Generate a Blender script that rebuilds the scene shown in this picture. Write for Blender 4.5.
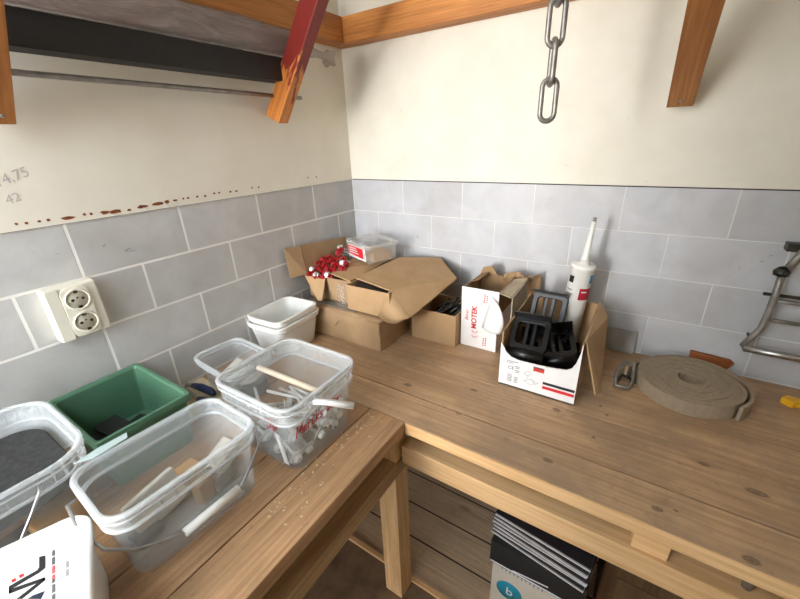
import bpy, math, random
from mathutils import Vector, Matrix, noise as mnoise

for _o in list(bpy.data.objects):
    bpy.data.objects.remove(_o)
C = bpy.context.scene.collection
U = 0.15            # one tile course is 15 cm; all lengths below are in tile courses
PI = math.pi
rnd = random.Random(7)

# ------------------------------------------------------------------ camera
cam_d = bpy.data.cameras.new('camera')
cam_d.sensor_width = 36.0
cam_d.lens = 374.94 / 800 * 36.0
cam_d.clip_start = 0.02
cam = bpy.data.objects.new('camera', cam_d)
C.objects.link(cam)
_yaw, _pit, _rol = 0.5890, 0.3992, -0.0385
_f = Vector((-math.sin(_yaw) * math.cos(_pit), math.cos(_yaw) * math.cos(_pit), -math.sin(_pit)))
_r = _f.cross(Vector((0, 0, 1))).normalized()
_u = _r.cross(_f)
_r2 = _r * math.cos(_rol) + _u * math.sin(_rol)
_u2 = -_r * math.sin(_rol) + _u * math.cos(_rol)
_M = Matrix((_r2, _u2, -_f)).transposed().to_4x4()
_M.translation = Vector((8.4135, -10.0069, 11.1144)) * U
cam.matrix_world = _M
bpy.context.scene.camera = cam

# ------------------------------------------------------------------ light
world = bpy.data.worlds.new('world')
bpy.context.scene.world = world
world.use_nodes = True
world.node_tree.nodes['Background'].inputs[0].default_value = (0.80, 0.91, 1.0, 1)
world.node_tree.nodes['Background'].inputs[1].default_value = 6.6

def area(name, loc, target, sx, sy, power, color, spread):
    l = bpy.data.lights.new(name, 'AREA')
    l.shape = 'RECTANGLE'; l.size = sx * U; l.size_y = sy * U
    l.energy = power; l.color = color; l.spread = math.radians(spread)
    o = bpy.data.objects.new(name, l); C.objects.link(o)
    o.location = Vector(loc) * U
    o.rotation_euler = (Vector(target) - Vector(loc)).to_track_quat('-Z', 'Y').to_euler()
    return o
# daylight through the door opening behind the camera
area('door_daylight', (1.6, -30.0, 11.0), (4.0, 0, 8.3), 4.0, 9.0, 42, (1.0, 0.94, 0.88), 120)

vs = bpy.context.scene.view_settings
vs.view_transform = 'Standard'; vs.look = 'None'; vs.gamma = 1.0
vs.use_curve_mapping = False
vs.exposure = 0.50

# ------------------------------------------------------------------ helpers: materials
def lin(h):
    h = h.lstrip('#')
    out = []
    for i in (0, 2, 4):
        c = int(h[i:i + 2], 16) / 255
        out.append(c / 12.92 if c <= .04045 else ((c + .055) / 1.055) ** 2.4)
    return (*out, 1)

def base_mat(name):
    m = bpy.data.materials.new(name); m.use_nodes = True
    nt = m.node_tree
    return m, nt, nt.nodes['Principled BSDF']

def nd(nt, t, **kw):
    n = nt.nodes.new(t)
    for k, v in kw.items():
        setattr(n, k, v)
    return n

def ramp(nt, fac, stops):
    r = nd(nt, 'ShaderNodeValToRGB')
    el = r.color_ramp.elements
    while len(el) < len(stops):
        el.new(0.5)
    for e, (p, c) in zip(el, stops):
        e.position = p; e.color = c if not isinstance(c, str) else lin(c)
    nt.links.new(fac, r.inputs[0])
    return r.outputs[0]

def coords(nt, scale=(1, 1, 1), loc=(0, 0, 0)):
    t = nd(nt, 'ShaderNodeTexCoord'); mp = nd(nt, 'ShaderNodeMapping')
    mp.inputs['Scale'].default_value = scale; mp.inputs['Location'].default_value = loc
    nt.links.new(t.outputs['Object'], mp.inputs[0])
    return mp.outputs[0]

def noise(nt, vec, scale, detail=4, rough=.55, dist=0):
    n = nd(nt, 'ShaderNodeTexNoise')
    n.inputs['Scale'].default_value = scale; n.inputs['Detail'].default_value = detail
    n.inputs['Roughness'].default_value = rough; n.inputs['Distortion'].default_value = dist
    nt.links.new(vec, n.inputs['Vector'])
    return n.outputs['Fac']

def bump(nt, b, h, strength, dist=.002):
    n = nd(nt, 'ShaderNodeBump')
    n.inputs['Strength'].default_value = strength; n.inputs['Distance'].default_value = dist
    nt.links.new(h, n.inputs['Height']); nt.links.new(n.outputs[0], b.inputs['Normal'])

def mixc(nt, f, a, b, mode='MIX'):
    n = nd(nt, 'ShaderNodeMix', data_type='RGBA', blend_type=mode)
    for s, v in ((0, f), (6, a), (7, b)):
        if hasattr(v, 'links') or hasattr(v, 'is_linked'):
            nt.links.new(v, n.inputs[s])
        else:
            n.inputs[s].default_value = v if not isinstance(v, str) else lin(v)
    return n.outputs[2]

def plain(name, c1, c2=None, rough=.5, metal=0.0, scale=30, bs=0.0, alpha=1.0):
    m, nt, b = base_mat(name)
    b.inputs['Roughness'].default_value = rough; b.inputs['Metallic'].default_value = metal
    v = coords(nt)
    f = noise(nt, v, scale, 5)
    nt.links.new(ramp(nt, f, [(.3, c1), (.7, c2 or c1)]), b.inputs['Base Color'])
    if bs: bump(nt, b, f, bs)
    if alpha < 1: b.inputs['Alpha'].default_value = alpha
    return m

def wood(name, light, mid, dark, axis='X', knots=.5, rough=.62, grain=1.0, dirt=None):
    m, nt, b = base_mat(name)
    oi = nd(nt, 'ShaderNodeObjectInfo')
    t = nd(nt, 'ShaderNodeTexCoord')
    add = nd(nt, 'ShaderNodeVectorMath', operation='MULTIPLY_ADD')
    nt.links.new(oi.outputs['Random'], add.inputs[0]); add.inputs[1].default_value = (9.3, 7.7, 5.1)
    nt.links.new(t.outputs['Object'], add.inputs[2])
    mp = nd(nt, 'ShaderNodeMapping'); nt.links.new(add.outputs[0], mp.inputs[0])
    k = 'XYZ'.index(axis)
    s = [9.0, 9.0, 9.0]; s[k] = .9
    mp.inputs['Scale'].default_value = s
    g = noise(nt, mp.outputs[0], 1.6 * grain, 6, .6, .9)
    mp2 = nd(nt, 'ShaderNodeMapping'); nt.links.new(add.outputs[0], mp2.inputs[0])
    s2 = [60.0, 60.0, 60.0]; s2[k] = 2.2
    mp2.inputs['Scale'].default_value = s2
    f = noise(nt, mp2.outputs[0], 2.0, 3)
    col = ramp(nt, g, [(.28, dark), (.5, mid), (.72, light)])
    col = mixc(nt, .5, col, ramp(nt, f, [(.3, dark), (.65, light)]), 'MIX')
    if knots:
        vo = nd(nt, 'ShaderNodeTexVoronoi'); vo.inputs['Scale'].default_value = 1.0
        mp3 = nd(nt, 'ShaderNodeMapping'); nt.links.new(add.outputs[0], mp3.inputs[0])
        s3 = [6.5, 6.5, 6.5]; s3[k] = 3.2
        mp3.inputs['Scale'].default_value = s3
        nt.links.new(mp3.outputs[0], vo.inputs['Vector'])
        kf = ramp(nt, vo.outputs['Distance'], [(.05, (knots, knots, knots, 1)), (.13, (0, 0, 0, 1))])
        col = mixc(nt, kf, col, dark)
    if dirt:
        d = noise(nt, add.outputs[0], 5.0, 6, .65)
        col = mixc(nt, ramp(nt, d, [(.44, (0, 0, 0, 1)), (.66, (.6, .6, .6, 1))]), col, dirt)
        d2 = noise(nt, add.outputs[0], 38.0, 4, .7)
        col = mixc(nt, ramp(nt, d2, [(.60, (0, 0, 0, 1)), (.72, (.6, .6, .6, 1))]), col, dark)
    v = nd(nt, 'ShaderNodeHueSaturation'); nt.links.new(col, v.inputs['Color'])
    mr = nd(nt, 'ShaderNodeMapRange'); mr.inputs[3].default_value = .85; mr.inputs[4].default_value = 1.12
    nt.links.new(oi.outputs['Random'], mr.inputs[0]); nt.links.new(mr.outputs[0], v.inputs['Value'])
    nt.links.new(v.outputs[0], b.inputs['Base Color'])
    b.inputs['Roughness'].default_value = rough
    bump(nt, b, f, .25, .001)
    return m

def add_knots(m, pts, dark):
    nt = m.node_tree; b = nt.nodes['Principled BSDF']
    col = b.inputs['Base Color'].links[0].from_socket
    t = nd(nt, 'ShaderNodeTexCoord')
    nz = nd(nt, 'ShaderNodeTexNoise'); nz.inputs['Scale'].default_value = 40
    nt.links.new(t.outputs['Object'], nz.inputs['Vector'])
    wob = nd(nt, 'ShaderNodeVectorMath', operation='MULTIPLY_ADD')
    nt.links.new(nz.outputs['Color'], wob.inputs[0]); wob.inputs[1].default_value = (.006, .006, 0)
    nt.links.new(t.outputs['Object'], wob.inputs[2])
    for x, y, rx, ry in pts:
        mp = nd(nt, 'ShaderNodeMapping')
        mp.inputs['Location'].default_value = (-x / rx, -y / ry, 0)
        mp.inputs['Scale'].default_value = (1 / (rx * U), 1 / (ry * U), 0)
        nt.links.new(wob.outputs[0], mp.inputs[0])
        ln = nd(nt, 'ShaderNodeVectorMath', operation='LENGTH'); nt.links.new(mp.outputs[0], ln.inputs[0])
        f = ramp(nt, ln.outputs['Value'], [(.0, (.85, .85, .85, 1)), (.45, (.5, .5, .5, 1)), (.62, (.75, .75, .75, 1)), (1.0, (0, 0, 0, 1))])
        col = mixc(nt, f, col, dark)
    nt.links.new(col, b.inputs['Base Color'])

def tiles(name, axis, shift, bw, c1, c2, grout, gw):
    m, nt, b = base_mat(name)
    t = nd(nt, 'ShaderNodeTexCoord'); sp = nd(nt, 'ShaderNodeSeparateXYZ'); cb = nd(nt, 'ShaderNodeCombineXYZ')
    nt.links.new(t.outputs['Object'], sp.inputs[0])
    def lin_(sock, mul, add):
        n = nd(nt, 'ShaderNodeMath', operation='MULTIPLY_ADD')
        n.inputs[1].default_value = mul; n.inputs[2].default_value = add
        nt.links.new(sock, n.inputs[0]); return n.outputs[0]
    nt.links.new(lin_(sp.outputs['X' if axis == 'X' else 'Y'], (1 if axis == 'X' else -1) / U, -shift), cb.inputs[0])
    nt.links.new(lin_(sp.outputs['Z'], 1 / U, 10 - 9.0152), cb.inputs[1])
    br = nd(nt, 'ShaderNodeTexBrick'); br.offset = .5; br.offset_frequency = 2
    for k, v in (('Scale', 1), ('Mortar Size', gw), ('Mortar Smooth', .25), ('Bias', 0), ('Brick Width', bw), ('Row Height', 1.0)):
        br.inputs[k].default_value = v
    br.inputs['Color1'].default_value = (0, 0, 0, 1); br.inputs['Color2'].default_value = (1, 1, 1, 1)
    nt.links.new(cb.outputs[0], br.inputs['Vector'])
    n1 = noise(nt, t.outputs['Object'], 9, 6, .6, .6)
    n2 = noise(nt, t.outputs['Object'], 2.5, 3)
    col = ramp(nt, n1, [(.3, c1), (.7, c2)])
    col = mixc(nt, ramp(nt, n2, [(.45, (0, 0, 0, 1)), (.75, (.35, .35, .35, 1))]), col, '#a39a8c')
    col2 = mixc(nt, .12, col, br.outputs['Color'], 'MULTIPLY')
    nt.links.new(mixc(nt, br.outputs['Fac'], col2, grout), b.inputs['Base Color'])
    b.inputs['Roughness'].default_value = .45
    inv = nd(nt, 'ShaderNodeMath', operation='SUBTRACT'); inv.inputs[0].default_value = 1
    nt.links.new(br.outputs['Fac'], inv.inputs[1]); bump(nt, b, inv.outputs[0], .5, .002)
    return m

# ------------------------------------------------------------------ helpers: geometry
class MB:
    def __init__(s):
        s.v = []; s.f = []; s.m = []; s.smooth = []
    def add(s, verts, faces, mi=0, sm=False, M=None):
        b = len(s.v)
        for p in verts:
            p = Vector(p)
            s.v.append(M @ p if M is not None else p)
        for f in faces:
            s.f.append([b + i for i in f]); s.m.append(mi); s.smooth.append(sm)
        return s
    def box(s, lo, hi, mi=0, M=None):
        x0, y0, z0 = lo; x1, y1, z1 = hi
        return s.add([(x0, y0, z0), (x1, y0, z0), (x1, y1, z0), (x0, y1, z0), (x0, y0, z1), (x1, y0, z1), (x1, y1, z1), (x0, y1, z1)],
                     [(0, 3, 2, 1), (4, 5, 6, 7), (0, 1, 5, 4), (1, 2, 6, 5), (2, 3, 7, 6), (3, 0, 4, 7)], mi, False, M)
    def bar(s, a, b, w, t, up=(0, 0, 1), mi=0):
        a = Vector(a); b = Vector(b); d = (b - a).normalized()
        x = d.cross(Vector(up)).normalized(); z = x.cross(d)
        R = Matrix((x, d, z)).transposed().to_4x4(); R.translation = a
        return s.box((-w / 2, 0, -t / 2), (w / 2, (b - a).length, t / 2), mi, R)
    def prism(s, poly, vec, mi=0):
        vec = Vector(vec); n = len(poly)
        P = [Vector(p) for p in poly]
        return s.add(P + [p + vec for p in P], [tuple(range(n))[::-1], tuple(range(n, 2 * n))] + [(i, (i + 1) % n, (i + 1) % n + n, i + n) for i in range(n)], mi)
    def sheet(s, poly, t, mi=0):
        P = [Vector(p) for p in poly]
        nrm = Vector((0, 0, 0))
        for i in range(len(P)):
            nrm += P[i].cross(P[(i + 1) % len(P)])
        nrm.normalize()
        return s.prism([p - nrm * t / 2 for p in P], nrm * t, mi)
    def tube(s, path, r, seg=8, closed=False, mi=0):
        P = [Vector(p) for p in path]; n = len(P)
        R = r if isinstance(r, (list, tuple)) else [r] * n
        vs_ = []; prev = None
        for i in range(n):
            if closed: d = P[(i + 1) % n] - P[i - 1]
            else: d = P[min(i + 1, n - 1)] - P[max(i - 1, 0)]
            d.normalize()
            if prev is None:
                a = d.orthogonal().normalized()
            else:
                a = (prev - d * prev.dot(d)).normalized()
            prev = a; b = d.cross(a)
            for k in range(seg):
                an = 2 * PI * k / seg
                vs_.append(P[i] + (a * math.cos(an) + b * math.sin(an)) * R[i])
        fs = []
        for i in range(n if closed else n - 1):
            j = (i + 1) % n
            for k in range(seg):
                l = (k + 1) % seg
                fs.append((i * seg + k, i * seg + l, j * seg + l, j * seg + k))
        s.add(vs_, fs, mi, True)
        if not closed:
            b0 = len(s.v) - n * seg
            s.f.append([b0 + k for k in range(seg)][::-1]); s.m.append(mi); s.smooth.append(False)
            s.f.append([b0 + (n - 1) * seg + k for k in range(seg)]); s.m.append(mi); s.smooth.append(False)
        return s
    def lathe(s, prof, seg=24, M=None, mi=0, smooth=True):
        vs_ = []; fs = []; n = len(prof)
        for r, z in prof:
            for k in range(seg):
                a = 2 * PI * k / seg
                vs_.append((r * math.cos(a), r * math.sin(a), z))
        for i in range(n - 1):
            for k in range(seg):
                l = (k + 1) % seg
                fs.append((i * seg + k, i * seg + l, (i + 1) * seg + l, (i + 1) * seg + k))
        s.add(vs_, fs, mi, smooth, M)
        b0 = len(s.v) - n * seg
        if prof[0][0] > 1e-6:
            s.f.append([b0 + k for k in range(seg)][::-1]); s.m.append(mi); s.smooth.append(False)
        if prof[-1][0] > 1e-6:
            s.f.append([b0 + (n - 1) * seg + k for k in range(seg)]); s.m.append(mi); s.smooth.append(False)
        return s
    def rings(s, rs, closed=False, mi=0, cap0=False, cap1=False, smooth=True):
        n = len(rs[0]); b0 = len(s.v); fs = []
        for i in range(len(rs) if closed else len(rs) - 1):
            j = (i + 1) % len(rs)
            for k in range(n):
                l = (k + 1) % n
                fs.append((i * n + k, i * n + l, j * n + l, j * n + k))
        s.add([p for r in rs for p in r], fs, mi, smooth)
        if cap0: s.f.append([b0 + k for k in range(n)][::-1]); s.m.append(mi); s.smooth.append(False)
        if cap1: s.f.append([b0 + (len(rs) - 1) * n + k for k in range(n)]); s.m.append(mi); s.smooth.append(False)
        return s
    def build(s, name, mats, parent=None, bevel=0, M=None, sharp=True):
        me = bpy.data.meshes.new(name)
        vv = [(M @ p if M is not None else p) * U for p in s.v]
        me.from_pydata([tuple(p) for p in vv], [], s.f)
        if not isinstance(mats, (list, tuple)): mats = [mats]
        for m in mats: me.materials.append(m)
        for p, mi, sm in zip(me.polygons, s.m, s.smooth):
            p.material_index = mi; p.use_smooth = sm
        me.update(); me.validate()
        o = bpy.data.objects.new(name, me); C.objects.link(o)
        if parent is not None: o.parent = parent
        if bevel:
            md = o.modifiers.new('edge', 'BEVEL'); md.width = bevel * U; md.segments = 2; md.limit_method = 'ANGLE'; md.angle_limit = .6
        return o

def thing(name, label, cat, loc=(0, 0, 0), rz=0.0, group=None):
    o = bpy.data.objects.new(name, None); C.objects.link(o)
    o.empty_display_size = .05
    o.location = Vector(loc) * U; o.rotation_euler = (0, 0, rz)
    return tag(o, label, cat, group)

def tag(o, label, cat, group=None, kind=None, loc=None, rot=None):
    o['label'] = label; o['category'] = cat
    if group: o['group'] = group
    if kind: o['kind'] = kind
    if loc is not None: o.location = Vector(loc) * U
    if rot is not None: o.rotation_euler = rot
    return o

def struct(o):
    o['kind'] = 'structure'; return o

def dup(root, label=None, loc=None, rot=None):
    r = root.copy(); C.objects.link(r)
    if label: r['label'] = label
    if loc is not None: r.location = Vector(loc) * U
    if rot is not None: r.rotation_euler = rot
    for ch in list(root.children):
        c = ch.copy(); C.objects.link(c); c.parent = r
        for g in list(ch.children):
            d = g.copy(); C.objects.link(d); d.parent = c
    return r

def rr(w, l, r, z=0.0, n=6):
    """rounded rectangle ring, w along x, l along y (full sizes)"""
    out = []
    for cx, cy, a0 in ((w / 2 - r, l / 2 - r, 0), (-w / 2 + r, l / 2 - r, PI / 2), (-w / 2 + r, -l / 2 + r, PI), (w / 2 - r, -l / 2 + r, 1.5 * PI)):
        for k in range(n + 1):
            a = a0 + PI / 2 * k / n
            out.append(Vector((cx + r * math.cos(a), cy + r * math.sin(a), z)))
    return out

def text(body, size, M, m, parent, name='lettering', shear=0.0, align='LEFT', bold=0.0):
    """flat letters in the xy plane of M (units: tile courses)"""
    cu = bpy.data.curves.new(name, 'FONT')
    cu.body = body; cu.size = size; cu.shear = shear; cu.align_x = align; cu.offset = bold
    cu.extrude = 0.0012
    tmp = bpy.data.objects.new(name, cu); C.objects.link(tmp)
    dg = bpy.context.evaluated_depsgraph_get(); dg.update()
    me = bpy.data.meshes.new_from_object(tmp.evaluated_get(dg))
    bpy.data.objects.remove(tmp)
    for v in me.vertices: v.co = (M @ v.co) * U
    me.materials.clear(); me.materials.append(m)
    o = bpy.data.objects.new(name, me); C.objects.link(o)
    if parent is not None: o.parent = parent
    return o

def frame(o, x, y):
    """matrix with origin o, x axis x, y axis y"""
    x = Vector(x).normalized(); z = x.cross(Vector(y)).normalized(); y = z.cross(x)
    M = Matrix((x, y, z)).transposed().to_4x4(); M.translation = Vector(o)
    return M

# ------------------------------------------------------------------ materials
WALLPAINT = plain('cream_paint', '#ddd8c9', '#e8e4d7', .55, scale=6, bs=.12)
WALLPAINT_L = plain('cream_paint_dull', '#e6dece', '#efe8da', .6, scale=5, bs=.12)
RUST = plain('rust', '#5a2c14', '#9a5424', .8, scale=60)
TILE_L = tiles('grey_tile_wall_a', 'Y', .835, 1.978, '#bfbdbb', '#d0cecc', '#ece8e2', .028)
TILE_R = tiles('grey_tile_wall_b', 'X', .9975, 1.9748, '#bcbdc2', '#cdced3', '#d9d8d6', .014)
GAP = plain('dark_gap', '#2a2622', None, .9)
CEIL = plain('ceiling_paint', '#d9d4c8', '#e2ddd2', .7, scale=8)
WORK_R = wood('bench_wood_worn', '#cba883', '#b5926b', '#8c6c4e', 'X', .55, .55, dirt='#86725e')
add_knots(WORK_R, [(7.78, -4.65, .10, .06), (9.98, -3.43, .09, .05), (10.61, -3.68, .17, .08), (10.37, -5.0, .12, .07), (4.57, -4.02, .12, .07), (5.93, -3.45, .10, .05),
                   (5.96, -4.31, .07, .05), (7.62, -3.23, .09, .06), (9.35, -4.77, .09, .05), (9.58, -4.67, .04, .03), (8.36, -3.68, .04, .04), (8.49, -2.89, .04, .04), (8.35, -2.66, .04, .04)], '#54402f')
WORK_L = wood('bench_wood_brown', '#cba279', '#b28a63', '#846044', 'Y', .5, .5, dirt='#917353')
PINE_X = wood('pine_x', '#efc898', '#e2b580', '#c3935c', 'X', .35, .6)
PINE_Y = wood('pine_y', '#cfae85', '#bb9a70', '#98754f', 'Y', .35, .6)
PINE_Z = wood('pine_z', '#ecc594', '#dfb27e', '#b98b58', 'Z', .35, .6)
BEAM_X = wood('beam_x', '#d9954e', '#c8823f', '#93541f', 'X', .7, .55)
BEAM_Y = wood('beam_y', '#cf8d4c', '#b9763a', '#8a5022', 'Y', .7, .55)
FLOORW = wood('floor_boards', '#dfc3a3', '#cdb08e', '#a08466', 'X', .7, .65, dirt='#b39c82')
FLOORD = plain('dark_floor', '#6e5746', '#93795f', .7, scale=12, bs=.2)
CARD = plain('cardboard', '#a28362', '#b0916c', .8, scale=14, bs=.05)
CARD_D = plain('cardboard_inside', '#8d6f4f', '#9a7b58', .85, scale=14, bs=.05)
CARD_O = plain('cardboard_tan', '#b08e66', '#bb9a74', .8, scale=14, bs=.05)
WHITEC = plain('white_card', '#e6e4e4', '#eeecec', .55, scale=20)
BLACK = plain('black_plastic', '#060606', '#0b0b0c', .36, scale=40)
BLACKM = plain('black_matt', '#1a191a', '#242324', .6, scale=40)
STEEL = plain('zinc_steel', '#9a9a98', '#c4c4c2', .32, .95, scale=50)
STEELD = plain('dull_steel', '#85827e', '#a5a19c', .42, .65, scale=40)
ZINC = plain('zinc_plate', '#cfcfcc', '#e6e6e2', .35, .2, scale=50)
DARKST = plain('dark_steel', '#3c3a38', '#55524e', .4, .9, scale=40)
REDP = plain('red_paint', '#8e1018', '#a81a22', .35, scale=40)
REDINK = plain('red_ink', '#b01c26', None, .6)
REDPRINT = plain('red_print', '#d2232a', None, .5)
BLACKINK = plain('black_ink', '#191a1e', None, .5)
NAVYINK = plain('navy_ink', '#1c2740', None, .5)
GREYINK = plain('grey_ink', '#8a8a8e', None, .6)
BLUEINK = plain('blue_print', '#2f9bd6', None, .5)
NAVY = plain('navy_grip', '#1b2346', '#222c55', .45)
GREEN = plain('green_plastic', '#4d765c', '#587f66', .45, scale=10)
WHITEP = plain('white_plastic', '#e9e8e4', '#f1f0ec', .35, scale=8)
OFFWHITE = plain('socket_white', '#e4decd', '#ece6d6', .4, scale=8)
SOCKIN = plain('socket_grey', '#b9b19c', '#c3bba8', .45)
YELLOW = plain('yellow_plastic', '#e0a414', '#ecb322', .4)
TEAL = plain('teal_print', '#1590a8', None, .5)
STRAP = plain('webbing', '#94836d', '#a2907a', .85, scale=60, bs=.1)
ORANGEW = wood('orange_wood', '#a8602c', '#8f4c20', '#6b3515', 'X', .3)
SHEETW = plain('pale_sheet', '#cdbb97', '#d8c7a6', .7)
DARKPAD = plain('dark_pad', '#262626', '#3a3938', .9, scale=80, bs=.4)

def translucent(name, col, alpha, rough=.25):
    m, nt, b = base_mat(name)
    b.inputs['Base Color'].default_value = lin(col)
    b.inputs['Roughness'].default_value = rough
    v = coords(nt); f = noise(nt, v, 9, 3)
    mr = nd(nt, 'ShaderNodeMapRange'); mr.inputs[3].default_value = alpha * .8; mr.inputs[4].default_value = alpha * 1.2
    nt.links.new(f, mr.inputs[0]); nt.links.new(mr.outputs[0], b.inputs['Alpha'])
    return m
CLEAR = translucent('clear_plastic', '#dfe5e8', .19, .18)
CLEARRIM = translucent('milky_rim', '#e8edf0', .21, .15)
CLEARRIB = translucent('milky_rib', '#f4f6f6', .26)
CLEARLIP = translucent('milky_lip', '#eef2f4', .36, .12)
MILKY = translucent('milky_plastic', '#eeeeea', .9)
FILM = translucent('wrap_film', '#d6cfd0', .27, .12)
ACRYL = translucent('acrylic', '#dcd9d4', .13, .12)

def red_worn():
    m = wood('worn_red_wood', '#d68a3c', '#c27430', '#8d4a1c', 'Z', .2, .5)
    nt = m.node_tree; b = nt.nodes['Principled BSDF']
    col = b.inputs['Base Color'].links[0].from_socket
    t = nd(nt, 'ShaderNodeTexCoord'); sp = nd(nt, 'ShaderNodeSeparateXYZ'); nt.links.new(t.outputs['Object'], sp.inputs[0])
    n = noise(nt, coords(nt, (2.2, 2.2, .5)), 22, 5, .7)
    a = nd(nt, 'ShaderNodeMath', operation='MULTIPLY_ADD'); a.inputs[1].default_value = 1.7; a.inputs[2].default_value = -.30
    nt.links.new(sp.outputs['Z'], a.inputs[0])
    s = nd(nt, 'ShaderNodeMath', operation='ADD'); nt.links.new(a.outputs[0], s.inputs[0]); nt.links.new(n, s.inputs[1])
    f = ramp(nt, s.outputs[0], [(.47, (0, 0, 0, 1)), (.53, (1, 1, 1, 1))])
    nt.links.new(mixc(nt, f, col, '#7c1d14'), b.inputs['Base Color'])
    return m
REDWOOD = red_worn()
BRACEW = wood('brace_wood', '#c98a4c', '#b87638', '#8a5022', 'Z', .3, .55)

# ================================================================== setting
struct(MB().box((-.3, -4.62, -.3), (17, 0.3, 0)).build('floor', FLOORW))
struct(MB().box((-.3, -24, -.3), (17, -4.62, -.02)).build('floor.001', FLOORD))
# gaps between floor boards, and the strip where the two floors meet
mb = MB()
for y in (-.45, -1.47, -2.53, -3.53): mb.box((0, y - .02, 0.0), (17, y + .02, .004))
struct(mb.build('trim_2', GAP))
struct(MB().box((0, -4.62, -.02), (17, -4.48, .06)).build('trim_1', PINE_X, bevel=.01))
struct(MB().box((-.3, -12.5, 15.2), (17, .3, 15.5)).build('ceiling', CEIL))
struct(MB().box((8.5, -24, 15.2), (17, -12.5, 15.5)).build('ceiling_light_block', CEIL))  # unseen piece added to block sky light and darken the right corner

def paint_panel(lo, hi, m): return MB().box(lo, hi).build
mb = MB().box((-.3, -24, 0), (0, .3, 10), 0)
mb.box((-.3, -24, 10.0), (-.0, .3, 15.2), 2)
mb.box((0.0, -24, 10.012), (.035, 0, 15.2), 1)
wl = struct(mb.build('wall_left', [TILE_L, WALLPAINT_L, GAP]))
mb = MB().box((0, 0, 0), (17, .3, 10), 0)
mb.box((0, 0.0, 10.0), (17, .3, 15.2), 2)
mb.box((.0, -.035, 10.03), (17, 0, 15.2), 1)
wr = struct(mb.build('wall_back', [TILE_R, WALLPAINT, GAP]))
struct(MB().box((16.7, -24, 0), (17, .3, 15.2)).build('wall_right', WALLPAINT_L))
struct(MB().box((4.7, -16.3, 0), (17, -16, 15.2)).build('light_block_wall', WALLPAINT_L))  # unseen wall added to keep the door light off the right side
# rust-bled nail heads along the lower edge of the painted board
mb = MB()
r_ = random.Random(3)
for y, z, w in [(-8.34, 10.12, .03), (-8.22, 10.11, .03), (-8.06, 10.11, .03), (-7.94, 10.11, .03), (-7.67, 10.1, .12), (-7.43, 10.12, .03), (-7.33, 10.11, .03),
                (-7.11, 10.1, .1), (-6.97, 10.09, .16), (-6.72, 10.08, .05), (-6.46, 10.11, .13), (-6.17, 10.12, .14), (-5.99, 10.13, .08), (-5.82, 10.14, .06),
                (-5.64, 10.15, .03), (-5.54, 10.15, .04), (-5.33, 10.15, .04), (-5.15, 10.14, .04), (-4.92, 10.17, .04), (-4.8, 10.17, .04), (-4.51, 10.16, .04),
                (-4.35, 10.15, .04), (-1.99, 10.25, .03), (-1.65, 10.23, .03), (-3.9, 10.18, .03), (-3.7, 10.17, .03)]:
    n = 9
    P = []
    for k in range(n):
        a = 2 * PI * k / n; q = .7 + .5 * r_.random()
        P.append((.036, y + w * .8 * q * math.cos(a), z + (.022 + .012 * (w > .07)) * q * math.sin(a)))
    mb.prism(P, (.004, 0, 0))
o = mb.build('rust_stain', RUST, wl); o['kind'] = 'stuff'
# short notches of bare board under the rust
mb = MB()
for y in (-7.02, -6.43, -6.02, -5.93, -5.8): mb.bar((.037, y - .03, 10.09), (.037, y + .02, 10.02), .006, .03, (1, 0, 0))
mb.build('notch', WHITEC, wl)
PENCIL = plain('pencil', '#c4b9b4', None, .9)
text('14,75', .21, frame((.038, -8.38, 10.68), (0, 1, .32), (0, -.1, 1)), PENCIL, wl, 'pencil_note', .15)
text('42', .19, frame((.038, -8.34, 10.42), (0, 1, .25), (0, -.1, 1)), PENCIL, wl, 'pencil_note', .15)

# dark scuffs on the tiles
mb = MB()
for a, b_ in (((-7.0, 9.33), (-6.82, 9.30)), ((-6.98, 9.35), (-6.88, 9.37)), ((-7.32, 9.5), (-7.27, 9.53)), ((-8.02, 9.55), (-7.96, 9.53))):
    mb.bar((.002, a[0], a[1]), (.002, b_[0], b_[1]), .003, .018, (1, 0, 0))
mb.build('scuff', DARKST, wl)
mb = MB()
for x, z, dx, dz in ((2.45, 8.36, .07, -.07), (5.2, 8.55, .04, .03), (8.1, 9.77, .02, .01), (9.88, 9.05, .03, -.02), (10.6, 8.75, .05, .02), (10.5, 8.62, .05, .015), (10.2, 8.5, .03, -.07), (9.15, 7.05, .03, -.02)):
    mb.bar((x, -.002, z), (x + dx, -.002, z + dz), .003, .025, (0, 1, 0))
mb.build('scuff', DARKST, wr)
mb = MB()
for x, z, dx, dz in ((5.6, 12.05, .12, .03), (2.1, 10.6, .05, .05), (3.3, 11.5, .03, .04), (7.7, 11.35, .03, .03), (6.55, 10.45, .1, .0), (2.0, 11.9, .03, .03), (8.2, 10.12, .16, .02), (4.3, 10.55, .05, .02)):
    mb.bar((x, -.037, z), (x + dx, -.037, z + dz), .003, .022, (0, 1, 0))
mb.build('mark', plain('grey_mark', '#a39c92', None, .8), wr)

# ------------------------------------------------------------------ roof timbers
def timber(name, mb, m, label, cat, loc=(0, 0, 0)):
    o = mb.build(name, m, None, .02); tag(o, label, cat, loc=loc); return o
timber('roof_beam', MB().box((0, -.5, 0), (16.6, -.04, .62)), BEAM_X, 'orange-brown horizontal beam running above the bright painted board', 'beam', (.06, 0, 13.64))
timber('roof_beam.001', MB().box((0, -23, 0), (.5, -.52, .62)), BEAM_Y, 'orange-brown horizontal beam above the wrapped roll and the rusty-nailed board', 'beam', (.04, 0, 13.64))

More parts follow.
